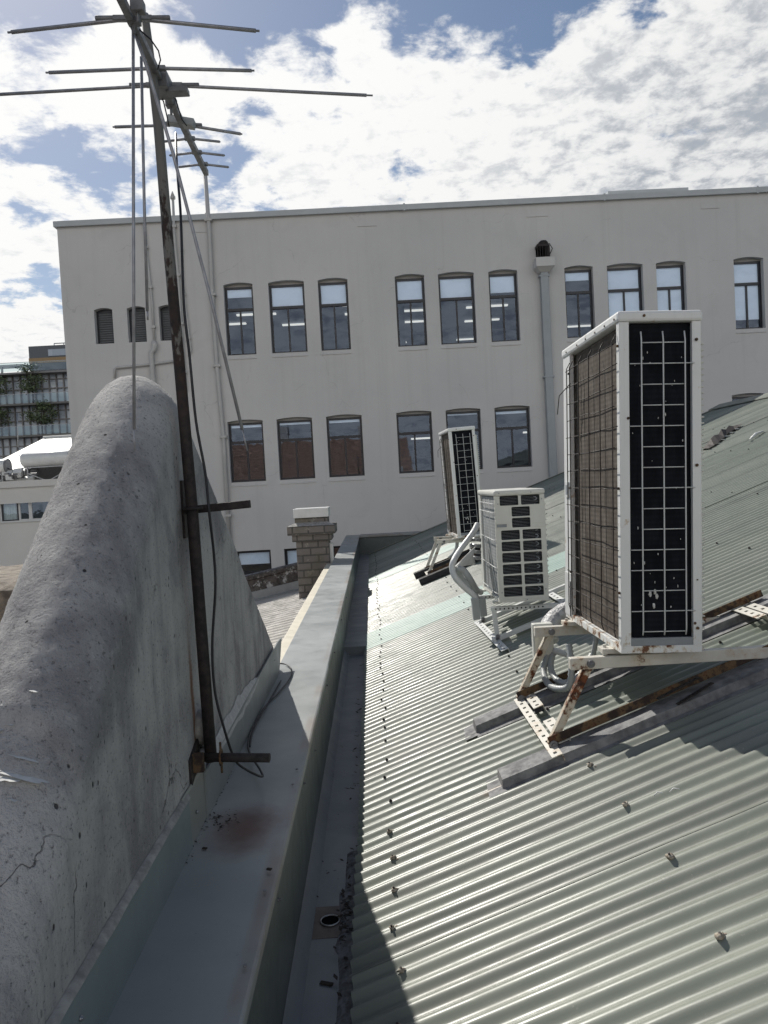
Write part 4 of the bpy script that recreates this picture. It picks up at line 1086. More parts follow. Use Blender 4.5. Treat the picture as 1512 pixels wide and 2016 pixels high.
for i in range(72): 
    z = .03+i*.01; f.box((.022,.026,z),(D3-.022,.033,z+.0016), 2)
for z in [.06+i*.052 for i in range(13)]:
    f.tube([(D3*.8,.022,z+.008),(D3*.84,.02,z+.012),(D3*.855,.02,z+.02),(D3*.84,.02,z+.03),(D3*.8,.022,z+.034)], .004, 6, 2)
f.build('coil', [MT['coil_black'], MT['coil_pale'], MT['ac_grey']], A3, 0, True)
w = MB()
for z in (.06,.24,.43,.62,H3-.09): w.tube([(-.004,.02,z),(-.012,.06,z),(-.012,L3-.12,z+.002),(0,L3-.09,z)], .003, 6)
for y in (.2,.4,.6): w.tube([(-.01,y,.05),(-.01,y,H3-.06)], .0022, 6)
w.build('wire_guard', MT['white_plastic'], A3, 0, True)
g_ = MB(); g_.box((D3+.001,.08,.10),(D3+.02,.66,.68))
for i in range(16): g_.box((D3+.02,.09,.115+i*.036),(D3+.03,.65,.123+i*.036))
g_.build('fan_grille', MT['ac_cream'], A3, .002, True)
s = MB()
for (x, z) in ((.03,H3-.02),(.25,H3-.022),(.02,.68),(D3-.02,.70),(.02,.07),(D3-.02,.08),(D3*.56,.015)): s.tube([(x,-.0065,z),(x,-.009,z)], .004, 8)
s.build('screws', MT['ac_grey'], A3, 0, True)
for y in (.1, L3-.1):
    for x in (0, D3): fe = MB(); fe.box((x-.03,y-.03,-.016),(x+.03,y+.03,-.001)); fe.build('foot', MT['ac_cream'], A3, .002, True)

# ------------------------------------------------------------------ stands, battens
def rp(x, y, up=0.): return Vector((x, y, roofz(x)+up))
def perforated(name, a, b, w, mat, par, holes=8, up=NN, thick=.004, lip=True):
    """strip lying on the roof from a to b, with real slots"""
    a = Vector(a); b = Vector(b); d = (b-a).normalized(); sd = d.cross(Vector(up)).normalized(); u = sd.cross(d); L = (b-a).length
    m = MB(); n = holes; hl = L/n*.32; x = 0
    for i in range(n):
        c0 = L*(i+.5)/n-hl/2; c1 = c0+hl
        for (p0, p1, s0, s1) in ((x,c0,-w/2,w/2),(c0,c1,-w/2,-w*.17),(c0,c1,w*.17,w/2)):
            q = a+d*p0+sd*((s0+s1)/2); r = a+d*p1+sd*((s0+s1)/2); m.bar(q, r, s1-s0, thick, 0, u)
        x = c1
    m.bar(a+d*x, b, w, thick, 0, u)
    if lip: m.bar(a+sd*(w/2)-u*.014, b+sd*(w/2)-u*.014, .0035, .03, 0, u)
    return m.build(name, mat, par)
def make_stand(label, ya, yb, xb, zb, xf, xr, xlegt, rust, par_loc):
    T = thing('unit_stand', par_loc, label, 'stand', 'angle iron stands under the air conditioners')
    for y in (ya, yb):
        t = MB(); e = Vector((xr, y, roofz(xr)+.07)); a = Vector((xb, y, zb)); b = Vector((xr, y, zb+.004))
        t.bar(a, b, .038, .05); t.tube([a+Vector((.085,-.02,0)), a+Vector((.085,-.032,0))], .017, 12, 1); t.tube([a+Vector((.085,-.03,0)), a+Vector((.085,-.037,0))], .009, 6, 1)
        t.build('beam', [MT['stand_white'], MT['dull_steel']], T, .004)
        t = MB(); f = rp(xf, y+.005, .055); t.bar(Vector((xlegt, y+.022, zb+.015)), f+Vector((0,.017,0)), .006, .045, 0, (0,1,0)); t.bar(Vector((xlegt-.019, y+.012, zb+.015)), f+Vector((-.019,.004,0)), .034, .005, 0, (1,0,.4))
        t.bar(Vector((xlegt, y+.012, zb+.01)), f+Vector((0,.008,0)), .034, .03, 0, (1,0,.4))
        t.build('leg', MT['stand_rust' if rust else 'stand_white'], T, .003)
        t = MB(); t.tube([f+Vector((0,-.03,0)), f+Vector((0,-.018,0))], .017, 12); t.tube([f+Vector((0,-.036,0)), f+Vector((0,-.03,0))], .009, 6); t.build('bolt', MT['dull_steel'], T)
        t = MB(); t.bar(rp(xf-.02, y, .058), rp(xr+.06, y, .058), .034, .005, 0, NN); t.bar(rp(xf-.02, y-.016, .075), rp(xr+.06, y-.016, .075), .005, .036, 0, NN)
        t.build('rail', MT['rail_rust'], T)
    perforated('cross_bar', rp(xf-.01, ya-.12, .045), rp(xf-.01, yb+.03, .045), .045, MT['stand_white'], T, 12)
    perforated('cross_bar', rp(xf+.045, ya-.02, .05), rp(xf+.045, ya+.28, .05), .05, MT['stand_white'], T, 5)
    perforated('cross_bar', rp(xf+.045, yb-.22, .05), rp(xf+.045, yb+.02, .05), .05, MT['stand_white'], T, 4)
    perforated('cross_bar', rp(xr-.02, ya-.1, .05), rp(xr-.02, yb+.08, .05), .045, MT['stand_white'], T, 12)
    perforated('cross_bar', rp(xr-.08, yb-.28, .055), rp(xr-.08, yb+.02, .055), .05, MT['stand_white'], T, 5)
    return T
fa = atRoof(1078, 1488); fb = atRoof(1032, 1392)
a = atY(1115, 1299, 3.25)
S1 = make_stand('rusty white stand of beams and legs under the large foreground air conditioner', 3.2, 3.90, a.x, a.z-.005, fa.x+.02, 1.92, a.x+.10, True, (1.1, 3.55, roofz(1.1)))
S1.name = 'unit_stand'
# loose perforated strap fixed over the near rail
perforated('strap', rp(1.14, 3.13, .085), rp(1.33, 3.16, .09), .021, MT['dark_metal'], S1, 7, lip=False)
perforated('strap', rp(1.2, 3.07, .055), rp(1.37, 3.12, .06), .02, MT['dark_metal'], S1, 6, lip=False)
S2 = make_stand('small looking white stand with dark feet under the farthest air conditioner', 9.55, 10.05, atY(851,1062,9.8).x+.04, -.755, .66, 1.75, .84, False, (1.1, 9.8, roofz(1.1)))
def batten(x0, x1, y0, y1, h, m, label):
    t = MB(); n = 30; P = []
    for i in range(n+1):
        x = x0+(x1-x0)*i/n; k = .006*mnoise.noise(Vector((x*5, y0, 1))); q = .005*mnoise.noise(Vector((x*6, y1, 5)))
        P.append([rp(x,y0-.045,-.002), rp(x,y0+k,.004), rp(x,y0+.006+k,h), rp(x,(y0+y1)/2,h+.004+q), rp(x,y1-.006,h), rp(x,y1+q,.004), rp(x,y1+.03,-.002)])
    t.grid(P, 0, False); t.face(P[0]); t.face(P[-1][::-1])
    t.face([rp(x0-.06,y0-.03,0),rp(x0+.0,y0-.03,.002),rp(x0+.0,y1+.02,.002),rp(x0-.05,y1+.01,0)])
    return tag(t.build('roof_batten', m), label, 'batten')
lead = basic('lead_flashing', (.25,.25,.25), .85, var=.5, scale=16, c2=(.11,.11,.115), bscale=60, bstr=.6, bdist=.006, world=True)
batten(.47, 2.05, 3.08, 3.215, .04, lead, 'long weathered grey batten under the near foot of the foreground stand')
batten(.46, 2.15, 3.80, 3.93, .04, lead, 'weathered grey batten under the back foot of the foreground stand')
dk = basic('tarred_timber', (.03,.03,.033), .8, var=.4, scale=20)
for i, (a, b, lab) in enumerate((((816,1134),(915,1078),'upper of two black timber battens below the farthest air conditioner'),((826,1146),(936,1088),'lower of two black timber battens below the farthest air conditioner'))):
    p = atRoof(*a, .04); q = atRoof(*b, .04); q.y = p.y; q.z = roofz(q.x)+.04
    t = MB(); t.bar(p, q+NX*.5, .11, .075, 0, NN); tag(t.build('roof_batten', dk, bevel=.006), lab, 'batten', 'black battens')

# slotted white stand under the middle unit
S3 = thing('unit_stand', (.95, 5.6, roofz(.95)), 'clean white slotted stand under the cream middle air conditioner', 'stand')
for y, tl, ft in ((5.3, (967,1199), (980,1260)), (6.0, (941,1176), (951,1228))):
    a = atY(*tl, y); f = atRoof(*ft, .02); f.y = y
    f = rp(a.x+.035 if y < 5.5 else a.x+.03, y, .02)
    t = MB(); b = Vector((1.42, y, a.z)); t.bar(a, b, .034, .03)
    for i in range(12): t.tube([a+Vector((.03+i*.03,-.0165,0)), a+Vector((.03+i*.03,-.0185,0))], .006, 8, 1)
    t.build('beam', [MT['white_paint'], MT['dark_slot']], S3, .003)
    t = MB(); t.bar(a+Vector((.02,.0,-.01)), f, .03, .03, 0, (1,0,0)); t.build('leg', MT['white_paint'], S3, .003)
    t = MB(); t.bar(rp(a.x+.0,y,.03), rp(1.5,y,.03), .03, .035, 0, NN); t.build('rail', MT['white_paint'], S3, .003)
    t = MB(); t.tube([f+Vector((0,-.016,.03)), f+Vector((0,-.026,.03))], .014, 10); t.build('bolt', MT['dull_steel'], S3)
a3 = atY(967,1199,5.3).x
perforated('cross_bar', rp(a3+.03, 4.98, .022), rp(a3+.0, 6.1, .022), .05, MT['white_paint'], S3, 14)
perforated('cross_bar', rp(1.36, 5.15, .03), rp(1.36, 6.05, .03), .05, MT['white_paint'], S3, 10)

# pipes, conduits and trunking beside the units
def zm(X, Y): return (780+X/3.733, 780+Y/3.733)
def pipe(name, P, r, m, label, cat='pipe', n=10, group=None):
    t = MB(); t.tube(smooth([Vector(p) for p in P]), r, n); return tag(t.build(name, MT[m]), label, cat, group)
pipe('insulated_pipe', [atY(*zm(x,y), Y) for x, y, Y in ((598,940,5.75),(560,1010,5.7),(470,1130,5.6),(422,1210,5.5),(412,1270,5.48),(440,1340,5.45),(520,1420,5.45),(575,1470,5.45),(590,1540,5.45))], .022, 'white_plastic', 'outer white lagged pipe looping left of the cream air conditioner')
pipe('insulated_pipe', [atY(*zm(x,y), Y) for x, y, Y in ((620,1440,5.8),(590,1425,5.6),(545,1350,5.5),(500,1285,5.5),(462,1270,5.5),(452,1290,5.55),(480,1340,5.6),(540,1410,5.6),(600,1500,5.6),(622,1560,5.6))], .024, 'grey_plastic', 'inner grey lagged pipe curling under the cream air conditioner')
a = atY(*zm(455,1180), 5.5)
t = MB(); P = []
for i in range(9):
    q0 = atY(*zm(430+i*19, 1250-i*18), 5.52+.02*i); q1 = atY(*zm(450+i*17, 1255+2*math.sin(i)-i*2), 5.5+.03*i); P.append([q0, q0.lerp(q1,.5)+Vector((-.02,-.03,0)), q1])
t.grid(P); o_ = t.build('pipe_shroud', MT['white_plastic']); so = o_.modifiers.new('solid','SOLIDIFY'); so.thickness = .004
tag(o_, 'crumpled white plastic shroud over pipes beside the cream air conditioner', 'shroud')
for i, (x0, y0, x1, y1, Y, lab) in enumerate(((560,1485,592,1640,5.45,'left grey cable trunking box hanging below the cream air conditioner'),(612,1480,642,1615,5.6,'right grey cable trunking box hanging below the cream air conditioner'))):
    p = atY(*zm(x0+16,y0), Y); q = atY(*zm(x1+0,y1), Y); t = MB(); t.bar(p, q, .05, .055, 0, (0,1,0)); tag(t.build('trunking', MT['grey_plastic'], bevel=.004), lab, 'trunking')
t = MB()
for i in range(4): 
    y_ = 5.75; p = atY(*zm(575, 1060+i*45), y_); t.tube([p+Vector((.05,.0,0)), p+Vector((-.02,0,.01))], .014, 10); t.tube([p+Vector((-.02,0,.01)), p+Vector((-.035,0,.012))], .02, 6)
tag(t.build('valve_set', MT['steel']), 'row of metal pipe valves on the side of the cream air conditioner', 'valves')
# foreground conduits and junction box
jb = thing('junction_box', atY(1078,1262,4.02), 'flat cream junction box hanging behind the back leg of the foreground stand', 'junction box')
p = atY(1047,1228,4.02); q = atY(1090,1294,4.02)
t = MB(); t.box((p.x,4.0,q.z),(q.x,4.05,p.z)); t.build('box_body', MT['ac_cream'], jb, .006)
t = MB(); t.box((p.x+.006,3.992,q.z+.008),(q.x-.006,4.0,p.z-.008)); t.tube([(p.x+.02,3.99,p.z-.03),(p.x+.02,3.993,p.z-.03)], .005, 8, 1); t.build('box_lid', [MT['ac_cream'], MT['dark_slot']], jb, .003)
def ribbed(P, r): 
    S = smooth([Vector(p) for p in P], 10); return S, [r*(1+.13*(-1)**i) for i in range(len(S))]
for lab, pts_ in (('outer ribbed grey conduit looping behind the foreground stand legs', ((1078,1292,4.0),(1070,1320,3.95),(1078,1345,3.85),(1098,1356,3.75),(1120,1350,3.7),(1125,1310,3.7),(1120,1270,3.75))),
                  ('inner ribbed grey conduit looping behind the foreground stand legs', ((1088,1288,4.0),(1084,1312,3.95),(1092,1334,3.88),(1110,1345,3.8),(1130,1338,3.78),(1150,1318,3.8),(1165,1290,3.85)))):
    S, rr_ = ribbed([atY(*p) for p in pts_], .016); t = MB(); t.tube(S, rr_, 10); tag(t.build('flexible_conduit', MT['grey_plastic']), lab, 'conduit')
S = [atY(*p) for p in ((1092,1281,4.0),(1108,1286,3.95),(1120,1288,3.9))]; t = MB(); t.tube(smooth(S), .017, 10); tag(t.build('conduit_elbow', MT['white_plastic']), 'short white conduit elbow leaving the cream junction box', 'conduit')
pp = [atY(*p) for p in ((1124,1200,4.35),(1104,1208,4.35),(1088,1222,4.3),(1080,1238,4.25),(1082,1262,4.2))]
S = smooth(pp, 8); t = MB(); t.tube(S, [.05*(1+.1*mnoise.noise(Vector((i*1.7,0,0)))+.06*(i % 2)) for i in range(len(S))], 12)
tag(t.build('foil_pipe', basic('foil_lagging', (.45,.45,.45), .45, .35, var=.5, scale=26, bscale=40, bstr=.8, bdist=.02)), 'crinkled silver foil lagged pipe behind the foreground air conditioner', 'pipe')
pipe('drain_hose', [atY(*p) for p in ((1176,1232,3.6),(1173,1260,3.6),(1168,1290,3.62),(1164,1320,3.65))], .012, 'grey_plastic', 'thin grey drain hose hanging below the foreground air conditioner', 'hose')
pipe('drain_hose', [atY(*p) for p in ((900,1063,9.6),(899,1078,9.6),(893,1090,9.6),(884,1098,9.62))], .022, 'grey_plastic', 'grey hose curving down below the farthest air conditioner', 'hose')
# ------------------------------------------------------------------ far left: stone wall, white block, shed roof, hot water tanks
t = MB(); n = 24; P = []
for i in range(n+1):
    x = -7+4.2*i/n
    P.append([(x,6.2,-5)]+[(x+.02*mnoise.noise(Vector((x*9,y*4,0))), y+.03*mnoise.noise(Vector((x*6,y,2))), -.64+.05*mnoise.noise(Vector((x*5,y*5,1)))+(-.05 if y in (6.2,8.7) else 0)) for y in (6.2,6.35,6.9,7.5,8.1,8.7)]+[(x,8.75,-5)])
t.grid(P, 0, False)
pebble = basic('pebbled_stone', (.30,.255,.20), .95, c2=(.12,.10,.08), scale=9, bscale=24, bstr=1, bdist=.03, world=True)
tag(t.build('stone_wall', pebble), 'broad brown pebbled wall top at the left edge below the white block', 'wall')

wb = thing('white_block', atY(60,1085,33), 'low white rendered block with a ribbon of windows at far left', 'building')
def W_(px, py, Y): return atY(px, py, Y)
xl, xr_ = -24.0, W_(190, 960, 33).x
zt_ = W_(60, 946, 33).z; zw1 = W_(50, 982, 33).z; zw0 = W_(50, 1024, 33).z
t = MB(); xw1 = W_(106, 1000, 33).x
wall_with_openings(t, xl, xr_, -11.2, zt_-.0, 33, .25, [(xl+.5, xw1, zw0, zw1, 0)])
t.face([(xl,33.25,-11.2),(xr_,33.25,-11.2),(xr_,33.25,zw0-.2),(xl,33.25,zw0-.2)])
whitew = basic('white_render', (.66,.65,.62), .8, var=.06, scale=.8, world=True)
t.build('wall', whitew, wb)
t = MB(); t.box((xl,32.7,zt_-.27),(xr_+.1,33.6,zt_+.01)); t.box((xl,32.8,zt_-.95),(xr_+.05,33.0,zt_-.27)); t.box((xl,32.9,zw1),(xr_,32.995,zw1+.12)); t.build('parapet', whitew, wb)
t = MB(); t.box((xl+.4,32.93,zw0-.07),(xw1+.2,33.05,zw0)); t.build('sill', MT['white_paint'], wb)
curtain = basic('curtain', (.66,.68,.62), .8, stretch=(6,1,.2), scale=2, var=.3)
xs = [W_(p, 1000, 33).x for p in (-60, -5, 1, 35, 58, 106)]
for i in range(len(xs)-1):
    a, b = xs[i], xs[i+1]; f = MB()
    f.box((a,33.06,zw0),(a+.07,33.14,zw1)); f.box((b-.07,33.06,zw0),(b-.001,33.14,zw1)); f.box((a+.07,33.06,zw1-.06),(b-.07,33.14,zw1)); f.box((a+.07,33.06,zw0),(b-.07,33.14,zw0+.05))
    fo = f.build('window', MT['white_paint'] if i != 2 else MT['black_frame'], wb)
    g_ = MB(); g_.face([(a+.07,33.1,zw0+.05),(b-.07,33.1,zw0+.05),(b-.07,33.1,zw1-.06),(a+.07,33.1,zw1-.06)]); g_.build('pane', MT['glass'], fo)
    if i in (2,):
        c = MB(); nn = 40
        c.grid([[(a+(b-a)*j/nn, 33.125+.02*math.sin(j*1.3), z) for z in (zw0+.05, zw1-.05)] for j in range(nn+1)]); c.build('curtain', curtain, fo)
t = MB(); t.box((xl,34.5,zw0-1),(xr_,34.6,zt_-.3)); t.build('interior_room', basic('dim_room', (.08,.10,.09), .9), wb)

sr = thing('shed_roof', atY(70,900,40), 'bright white corrugated shed roof behind the two solar hot water tanks', 'roof')
ya, yb = 36.5, 46.0
za_ = W_(70, 938, ya).z; zb_ = W_(70, 864, yb).z
P = []; xa_ = W_(-80, 900, ya).x
for j in range(0, 420):
    x = xa_+j*.03; hh = .012*math.cos(2*math.pi*x/.12)
    P.append([(x, ya, za_+hh), (x, yb, zb_+hh)])
t = MB(); t.grid(P); t.build('roof_sheets', basic('white_roof_paint', (.72,.73,.70), .45, var=.06, world=True, scale=1), sr)
t = MB(); t.tube([(xa_,yb,zb_+.05),(xa_+12.6,yb,zb_+.05)], .09, 10); t.build('ridge_capping', whitew, sr)
t = MB(); t.box((xa_,ya+.2,-11),(xa_+12.5,ya+.4,za_-.05)); t.build('wall', whitew, sr)
t = MB(); a = W_(38,832,43); 
tag(t.tube([W_(34,812,42), W_(35,880,42)], .03, 8).build('aerial_pole', MT['steel']), 'thin pole standing on the white shed roof', 'pole')

def heater(label, cx0, cx1, py, Yh):
    T = thing('solar_water_heater', W_((cx0+cx1)/2, py+40, Yh), label, 'water heater', 'solar water heaters on the white block')
    a = W_(cx0, py+3, Yh); b = W_(cx1, py-3, Yh); rr = .33
    t = MB(); S = [a.lerp(b, k) for k in (0,.0,.02,.04,.96,.98,1,1)]; t.tube(S, [.0,rr*.75,rr*.93,rr,rr,rr*.93,rr*.75,0], 24); t.build('tank', MT['white_paint'], T)
    t = MB(); t.tube([b+Vector((-.06,0,0)), b+Vector((.03,0,0))], rr*1.03, 20); t.tube([b+Vector((.02,-.1,-.1)), b+Vector((.3,-.12,-.2)), b+Vector((.32,-.1,-.9))], .04, 8); t.build('end_fitting', MT['dull_steel'], T)
    t = MB(); y0 = Yh+.2; t.prism([(a.x+.1,y0,a.z-.38),(b.x-.1,y0,b.z-.38),(b.x-.1,y0+1.6,b.z-1.5),(a.x+.1,y0+1.6,a.z-1.5)], (0,.03,.08)); t.build('collector', MT['dull_steel'], T)
    t = MB()
    for x in (a.x+.25, b.x-.25): t.bar((x,Yh-.1,a.z-.35), (x,Yh-.1,a.z-1.6), .05, .05); t.bar((x,Yh-.1,a.z-.4), (x,Yh+1.7,a.z-1.5), .05, .05); t.bar((x,Yh-.12,a.z-1.5),(x,Yh+1.7,a.z-1.5), .05,.05)
    t.bar((a.x+.25,Yh-.14,a.z-1.45), (b.x-.25,Yh-.14,b.z-.6), .04, .04); t.bar((a.x+.25,Yh-.16,a.z-.6), (b.x-.25,Yh-.16,b.z-1.4), .04, .04); t.bar((a.x,Yh-.1,a.z-.36),(b.x,Yh-.1,b.z-.36),.05,.05)
    t.build('frame', MT['steel'], T)
    return T
heater('solar water heater with a long white tank nearest the tall building corner', 44, 142, 903, 34.6)
heater('solar water heater whose white tank is cut off by the left edge', -95, 16, 921, 34.9)
t = MB(); p = W_(45,948,34.2)
for i in range(26):
    c = W_(random.uniform(14,62), random.uniform(925,945), 34.4+random.random()*.6); t.box(c-Vector((.25*random.random(),.1,.05)), c+Vector((.3*random.random(),.15,.09)), i % 2, Matrix.Rotation(random.random()*3,3,'X'))
tag(t.build('roof_clutter', [MT['dull_steel'], MT['white_plastic']]), 'jumble of brackets and pipes between the two white tanks', 'clutter')

# glass office block with planted terraces
GY = 92.0
gb = thing('glass_office', W_(60,860,GY), 'distant dark glass office block with planted terraces at far left', 'building')
gx0 = W_(-90,800,GY).x; gx1 = W_(230,800,GY).x
def gz(py, Y=GY): return W_(60, py, Y).z
band = [gz(735), gz(796), gz(858), gz(925)]
fr_m = basic('bronze_mullion', (.22,.20,.195), .5); dkin = basic('office_interior', (.10,.11,.13), .9)  # bronze mullion tone paled, distance haze put into the colour
def glass_far():
    m, nt, b = new_mat('curtain_wall_glass'); v = coords(nt, (1,1,1), True)
    sp_ = nd(nt, 'ShaderNodeVectorMath', operation='SNAP'); nt.links.new(v, sp_.inputs[0]); sp_.inputs[1].default_value = (.88,50,1.2)
    wn = nd(nt, 'ShaderNodeTexWhiteNoise', noise_dimensions='3D'); nt.links.new(sp_.outputs[0], wn.inputs['Vector'])
    nt.links.new(mixc(nt, wn.outputs['Value'], (.34,.39,.46), (.56,.60,.64)), b.inputs['Base Color']); b.inputs['Roughness'].default_value = .15  # sky reflection and haze painted into the pane colours
    return m
t = MB(); t.box((gx0,GY+.9,-11),(gx1,GY+14,gz(736))); t.build('core', dkin, gb)
t = MB(); t.face([(gx0,GY+.5,-5),(gx1,GY+.5,-5),(gx1,GY+.5,band[0]),(gx0,GY+.5,band[0])]); t.build('glazing', glass_far(), gb)
t = MB(); x = gx0; st_ = (W_(74.4,800,GY).x-W_(60,800,GY).x)
while x < gx1: t.box((x-.05,GY+.25,-5),(x+.07,GY+.49,band[0])); x += st_
for zc in band[1:]:
    h_ = (band[0]-band[1]); t.box((gx0,GY+.3,zc+h_*.48),(gx1,GY+.48,zc+h_*.48+.14)); t.box((gx0,GY+.3,zc+h_*.78),(gx1,GY+.48,zc+h_*.78+.10))
t.build('mullions', fr_m, gb)
t = MB()
for zc in band[:3]: t.box((gx0,GY-1.2,zc-.2),(gx1,GY+.8,zc))
t.build('terrace_slabs', fr_m, gb)
for zc in band[:3]:
    t = MB(); t.face([(gx0,GY-1.8,zc),(gx1,GY-1.8,zc),(gx1,GY-1.8,zc+1.0),(gx0,GY-1.8,zc+1.0)]); b = t.build('balustrade', MT['glass_balustrade'], gb)
    r_ = MB(); r_.box((gx0,GY-1.83,zc+1.0),(gx1,GY-1.77,zc+1.05)); r_.build('handrail', MT['steel'], b)
# roof terrace and set-back top storey
xs0 = W_(57,700,GY+4).x
t = MB(); t.box((xs0,GY+4,band[0]-1),(gx1,GY+12,gz(682,GY+4)+0.)); t.build('top_storey', basic('slate_cladding', (.13,.14,.15), .6, world=True), gb)
t = MB(); t.box((xs0,GY+3.85,gz(716,GY+4)),(gx1,GY+3.99,gz(706,GY+4))); t.build('timber_band', basic('tan_band', (.36,.24,.12), .6, world=True), gb)
t = MB(); t.box((W_(95,690,GY+4).x,GY+3.9,gz(703,GY+4)),(gx1,GY+3.99,gz(690,GY+4))); t.build('window', glass_far(), gb)
t = MB()
for i in range(8): x = xs0+3+i*1.2; t.tube([(x,GY+4.5,gz(683,GY+4)),(x,GY+4.5,gz(677,GY+4))], .05, 6)
t.tube([(xs0+3,GY+4.5,gz(677,GY+4)),(xs0+12,GY+4.5,gz(677,GY+4))], .06, 6); t.build('roof_rail', MT['steel'], gb)
t = MB(); t.bar((gx0,GY+2,gz(712)), (xs0,GY+2,gz(712)), .25, .25); t.bar((gx0,GY+6,gz(712)+.5), (xs0,GY+6,gz(712)+.5), .25, .25)
for i in range(4): x = gx0+(xs0-gx0)*i/3; t.bar((x,GY+2,band[0]), (x,GY+2,gz(712)), .2, .2); t.bar((x,GY+2,gz(712)), (x,GY+6,gz(712)+.5), .15, .15)
t.build('pergola', MT['steel'], gb)

leafm = []
for nm, c in (('leaf_dark', (.07,.095,.045)), ('leaf_light', (.17,.21,.10))):  # leaf tones lightened for haze on the far terraces
    m, nt, b = new_mat(nm); b.inputs['Base Color'].default_value = (*c, 1); b.inputs['Roughness'].default_value = .6
    leafm.append(m)
barkm = basic('bark', (.06,.045,.035), .9, scale=12)
def tree(label, base, h, rad, n, seed, group=None, leaf=.16):
    rg = random.Random(seed); base = Vector(base); T = thing('tree', base, label, 'tree', group)
    t = MB(); crown_c = base+Vector((0,0,h*.62))
    t.tube([base, base+Vector((.05*h*.1,0,h*.25)), base+Vector((0,0,h*.5))], [h*.03,h*.024,h*.016], 8)
    tips = []
    for i in range(16):
        a = rg.random()*6.28; z = rg.uniform(-.25,.42)*h; r = rad*rg.uniform(.35,.95)*math.sqrt(max(.1,1-(z/(.5*h))**2))
        p = crown_c+Vector((r*math.cos(a), r*math.sin(a), z)); tips.append(p)
        s = base+Vector((0,0,h*rg.uniform(.25,.5))); t.tube([s, s.lerp(p,.5)+Vector((0,0,h*.04)), p], [h*.011,h*.007,h*.003], 5)
    t.build('trunk', barkm, T)
    c = MB()
    for i in range(n):
        k = rg.choice(tips); q = k+Vector((rg.gauss(0,1),rg.gauss(0,1),rg.gauss(0,.7)))*rad*.24
        s = leaf*rg.uniform(.5,1.2); d1 = Vector((rg.gauss(0,1),rg.gauss(0,1),rg.gauss(0,.6))).normalized(); d2 = d1.cross(Vector((rg.gauss(0,1),rg.gauss(0,1),rg.gauss(0,1)))).normalized()
        c.face([q-d1*s,q+d2*s*.45,q+d1*s,q-d2*s*.45], 1 if rg.random() < .35 else 0)
    c.build('crown', leafm, T); return T
tz = band[1]; 
p = W_(66,796,GY-.8); tree('round pale green terrace tree on the upper glass office terrace', (p.x,GY-.8,band[1]), 4.1, 1.5, 1300, 3)
p = W_(84,858,GY-.8); tree('darker terrace tree on the lower glass office terrace', (p.x,GY-.8,band[2]), 3.9, 1.6, 1300, 4)
p = W_(-8,796,GY-.8); tree('dark tree cut by the left edge on the upper office terrace', (p.x,GY-.8,band[1]), 3.4, 1.6, 900, 5)
p = W_(-8,858,GY-.8); tree('dark tree cut by the left edge on the lower office terrace', (p.x,GY-.8,band[2]), 3.4, 1.6, 900, 6)

# ------------------------------------------------------------------ across the street behind the viewer: mirrored in the lower windows
th = thing('tiled_house', (-6, -26, -11.2), 'brown brick house with a tiled roof mirrored in the lower office windows', 'house')
def tile_mat():
    m, nt, b = new_mat('terracotta_tiles')
    v = coords(nt, (1,1,1), True); w = nd(nt, 'ShaderNodeTexWave', wave_type='BANDS', bands_direction='Z'); w.inputs['Scale'].default_value = 1.6; w.inputs['Distortion'].default_value = .6; nt.links.new(v, w.inputs['Vector'])
    nt.links.new(mixc(nt, w.outputs['Fac'], (.22,.135,.10), (.50,.32,.24)), b.inputs['Base Color']); b.inputs['Roughness'].default_value = .9; return m
t = MB(); t.face([(-17,-24,.7),(3.5,-24,.7),(3.5,-30,4.3),(-17,-30,4.3)]); t.face([(-17,-36,.7),(-17,-30,4.3),(3.5,-30,4.3),(3.5,-36,.7)]); t.build('roof', tile_mat(), th)
t = MB(); t.box((-16.7,-35.5,-11.2),(3.2,-24.5,.65)); t.build('wall', basic('brown_brick_wall', (.30,.17,.12), .9, scale=3, world=True), th)
t = MB(); t.box((-9,-33,2.0),(-7.6,-32,6)); t.box((-1,-31.5,2),(.2,-30.6,5.5)); t.build('roof_chimney', MT['plaster'], th)
tree('bare leaning street tree mirrored in the lower office windows', (7.5,-24,-11.2), 17, 5, 900, 9, leaf=.07)

# ------------------------------------------------------------------ world: Nishita sky with a broken cloud deck
SUN = Vector((-.5,.9,1.0)).normalized()
el = math.asin(SUN.z); az = math.atan2(SUN.x, SUN.y)
w = bpy.data.worlds.new('World'); scn.world = w; w.use_nodes = True
nt = w.node_tree; bg = nt.nodes['Background']
sky = nd(nt, 'ShaderNodeTexSky', sky_type='NISHITA'); sky.sun_disc = False; sky.sun_elevation = el; sky.sun_rotation = az
sky.air_density = 1.0; sky.dust_density = .6; sky.ozone_density = 1.5
tc = nd(nt, 'ShaderNodeTexCoord').outputs['Generated']
nrm = nd(nt, 'ShaderNodeVectorMath', operation='NORMALIZE'); nt.links.new(tc, nrm.inputs[0]); dvec = nrm.outputs[0]
sep = nd(nt, 'ShaderNodeSeparateXYZ'); nt.links.new(dvec, sep.inputs[0])
zz = math_(nt, 'ADD', math_(nt, 'MAXIMUM', sep.outputs['Z'], .0), .17)
cmb = nd(nt, 'ShaderNodeCombineXYZ'); nt.links.new(math_(nt, 'DIVIDE', sep.outputs['X'], zz), cmb.inputs[0]); nt.links.new(math_(nt, 'DIVIDE', sep.outputs['Y'], zz), cmb.inputs[1])
pv = cmb.outputs[0]
def nz(scale, det=8, rough=.58, dist=0., off=(0,0,0)):
    mp = nd(nt, 'ShaderNodeMapping'); mp.inputs['Location'].default_value = off; nt.links.new(pv, mp.inputs['Vector'])
    return noise(nt, mp.outputs['Vector'], scale, det, rough, dist)
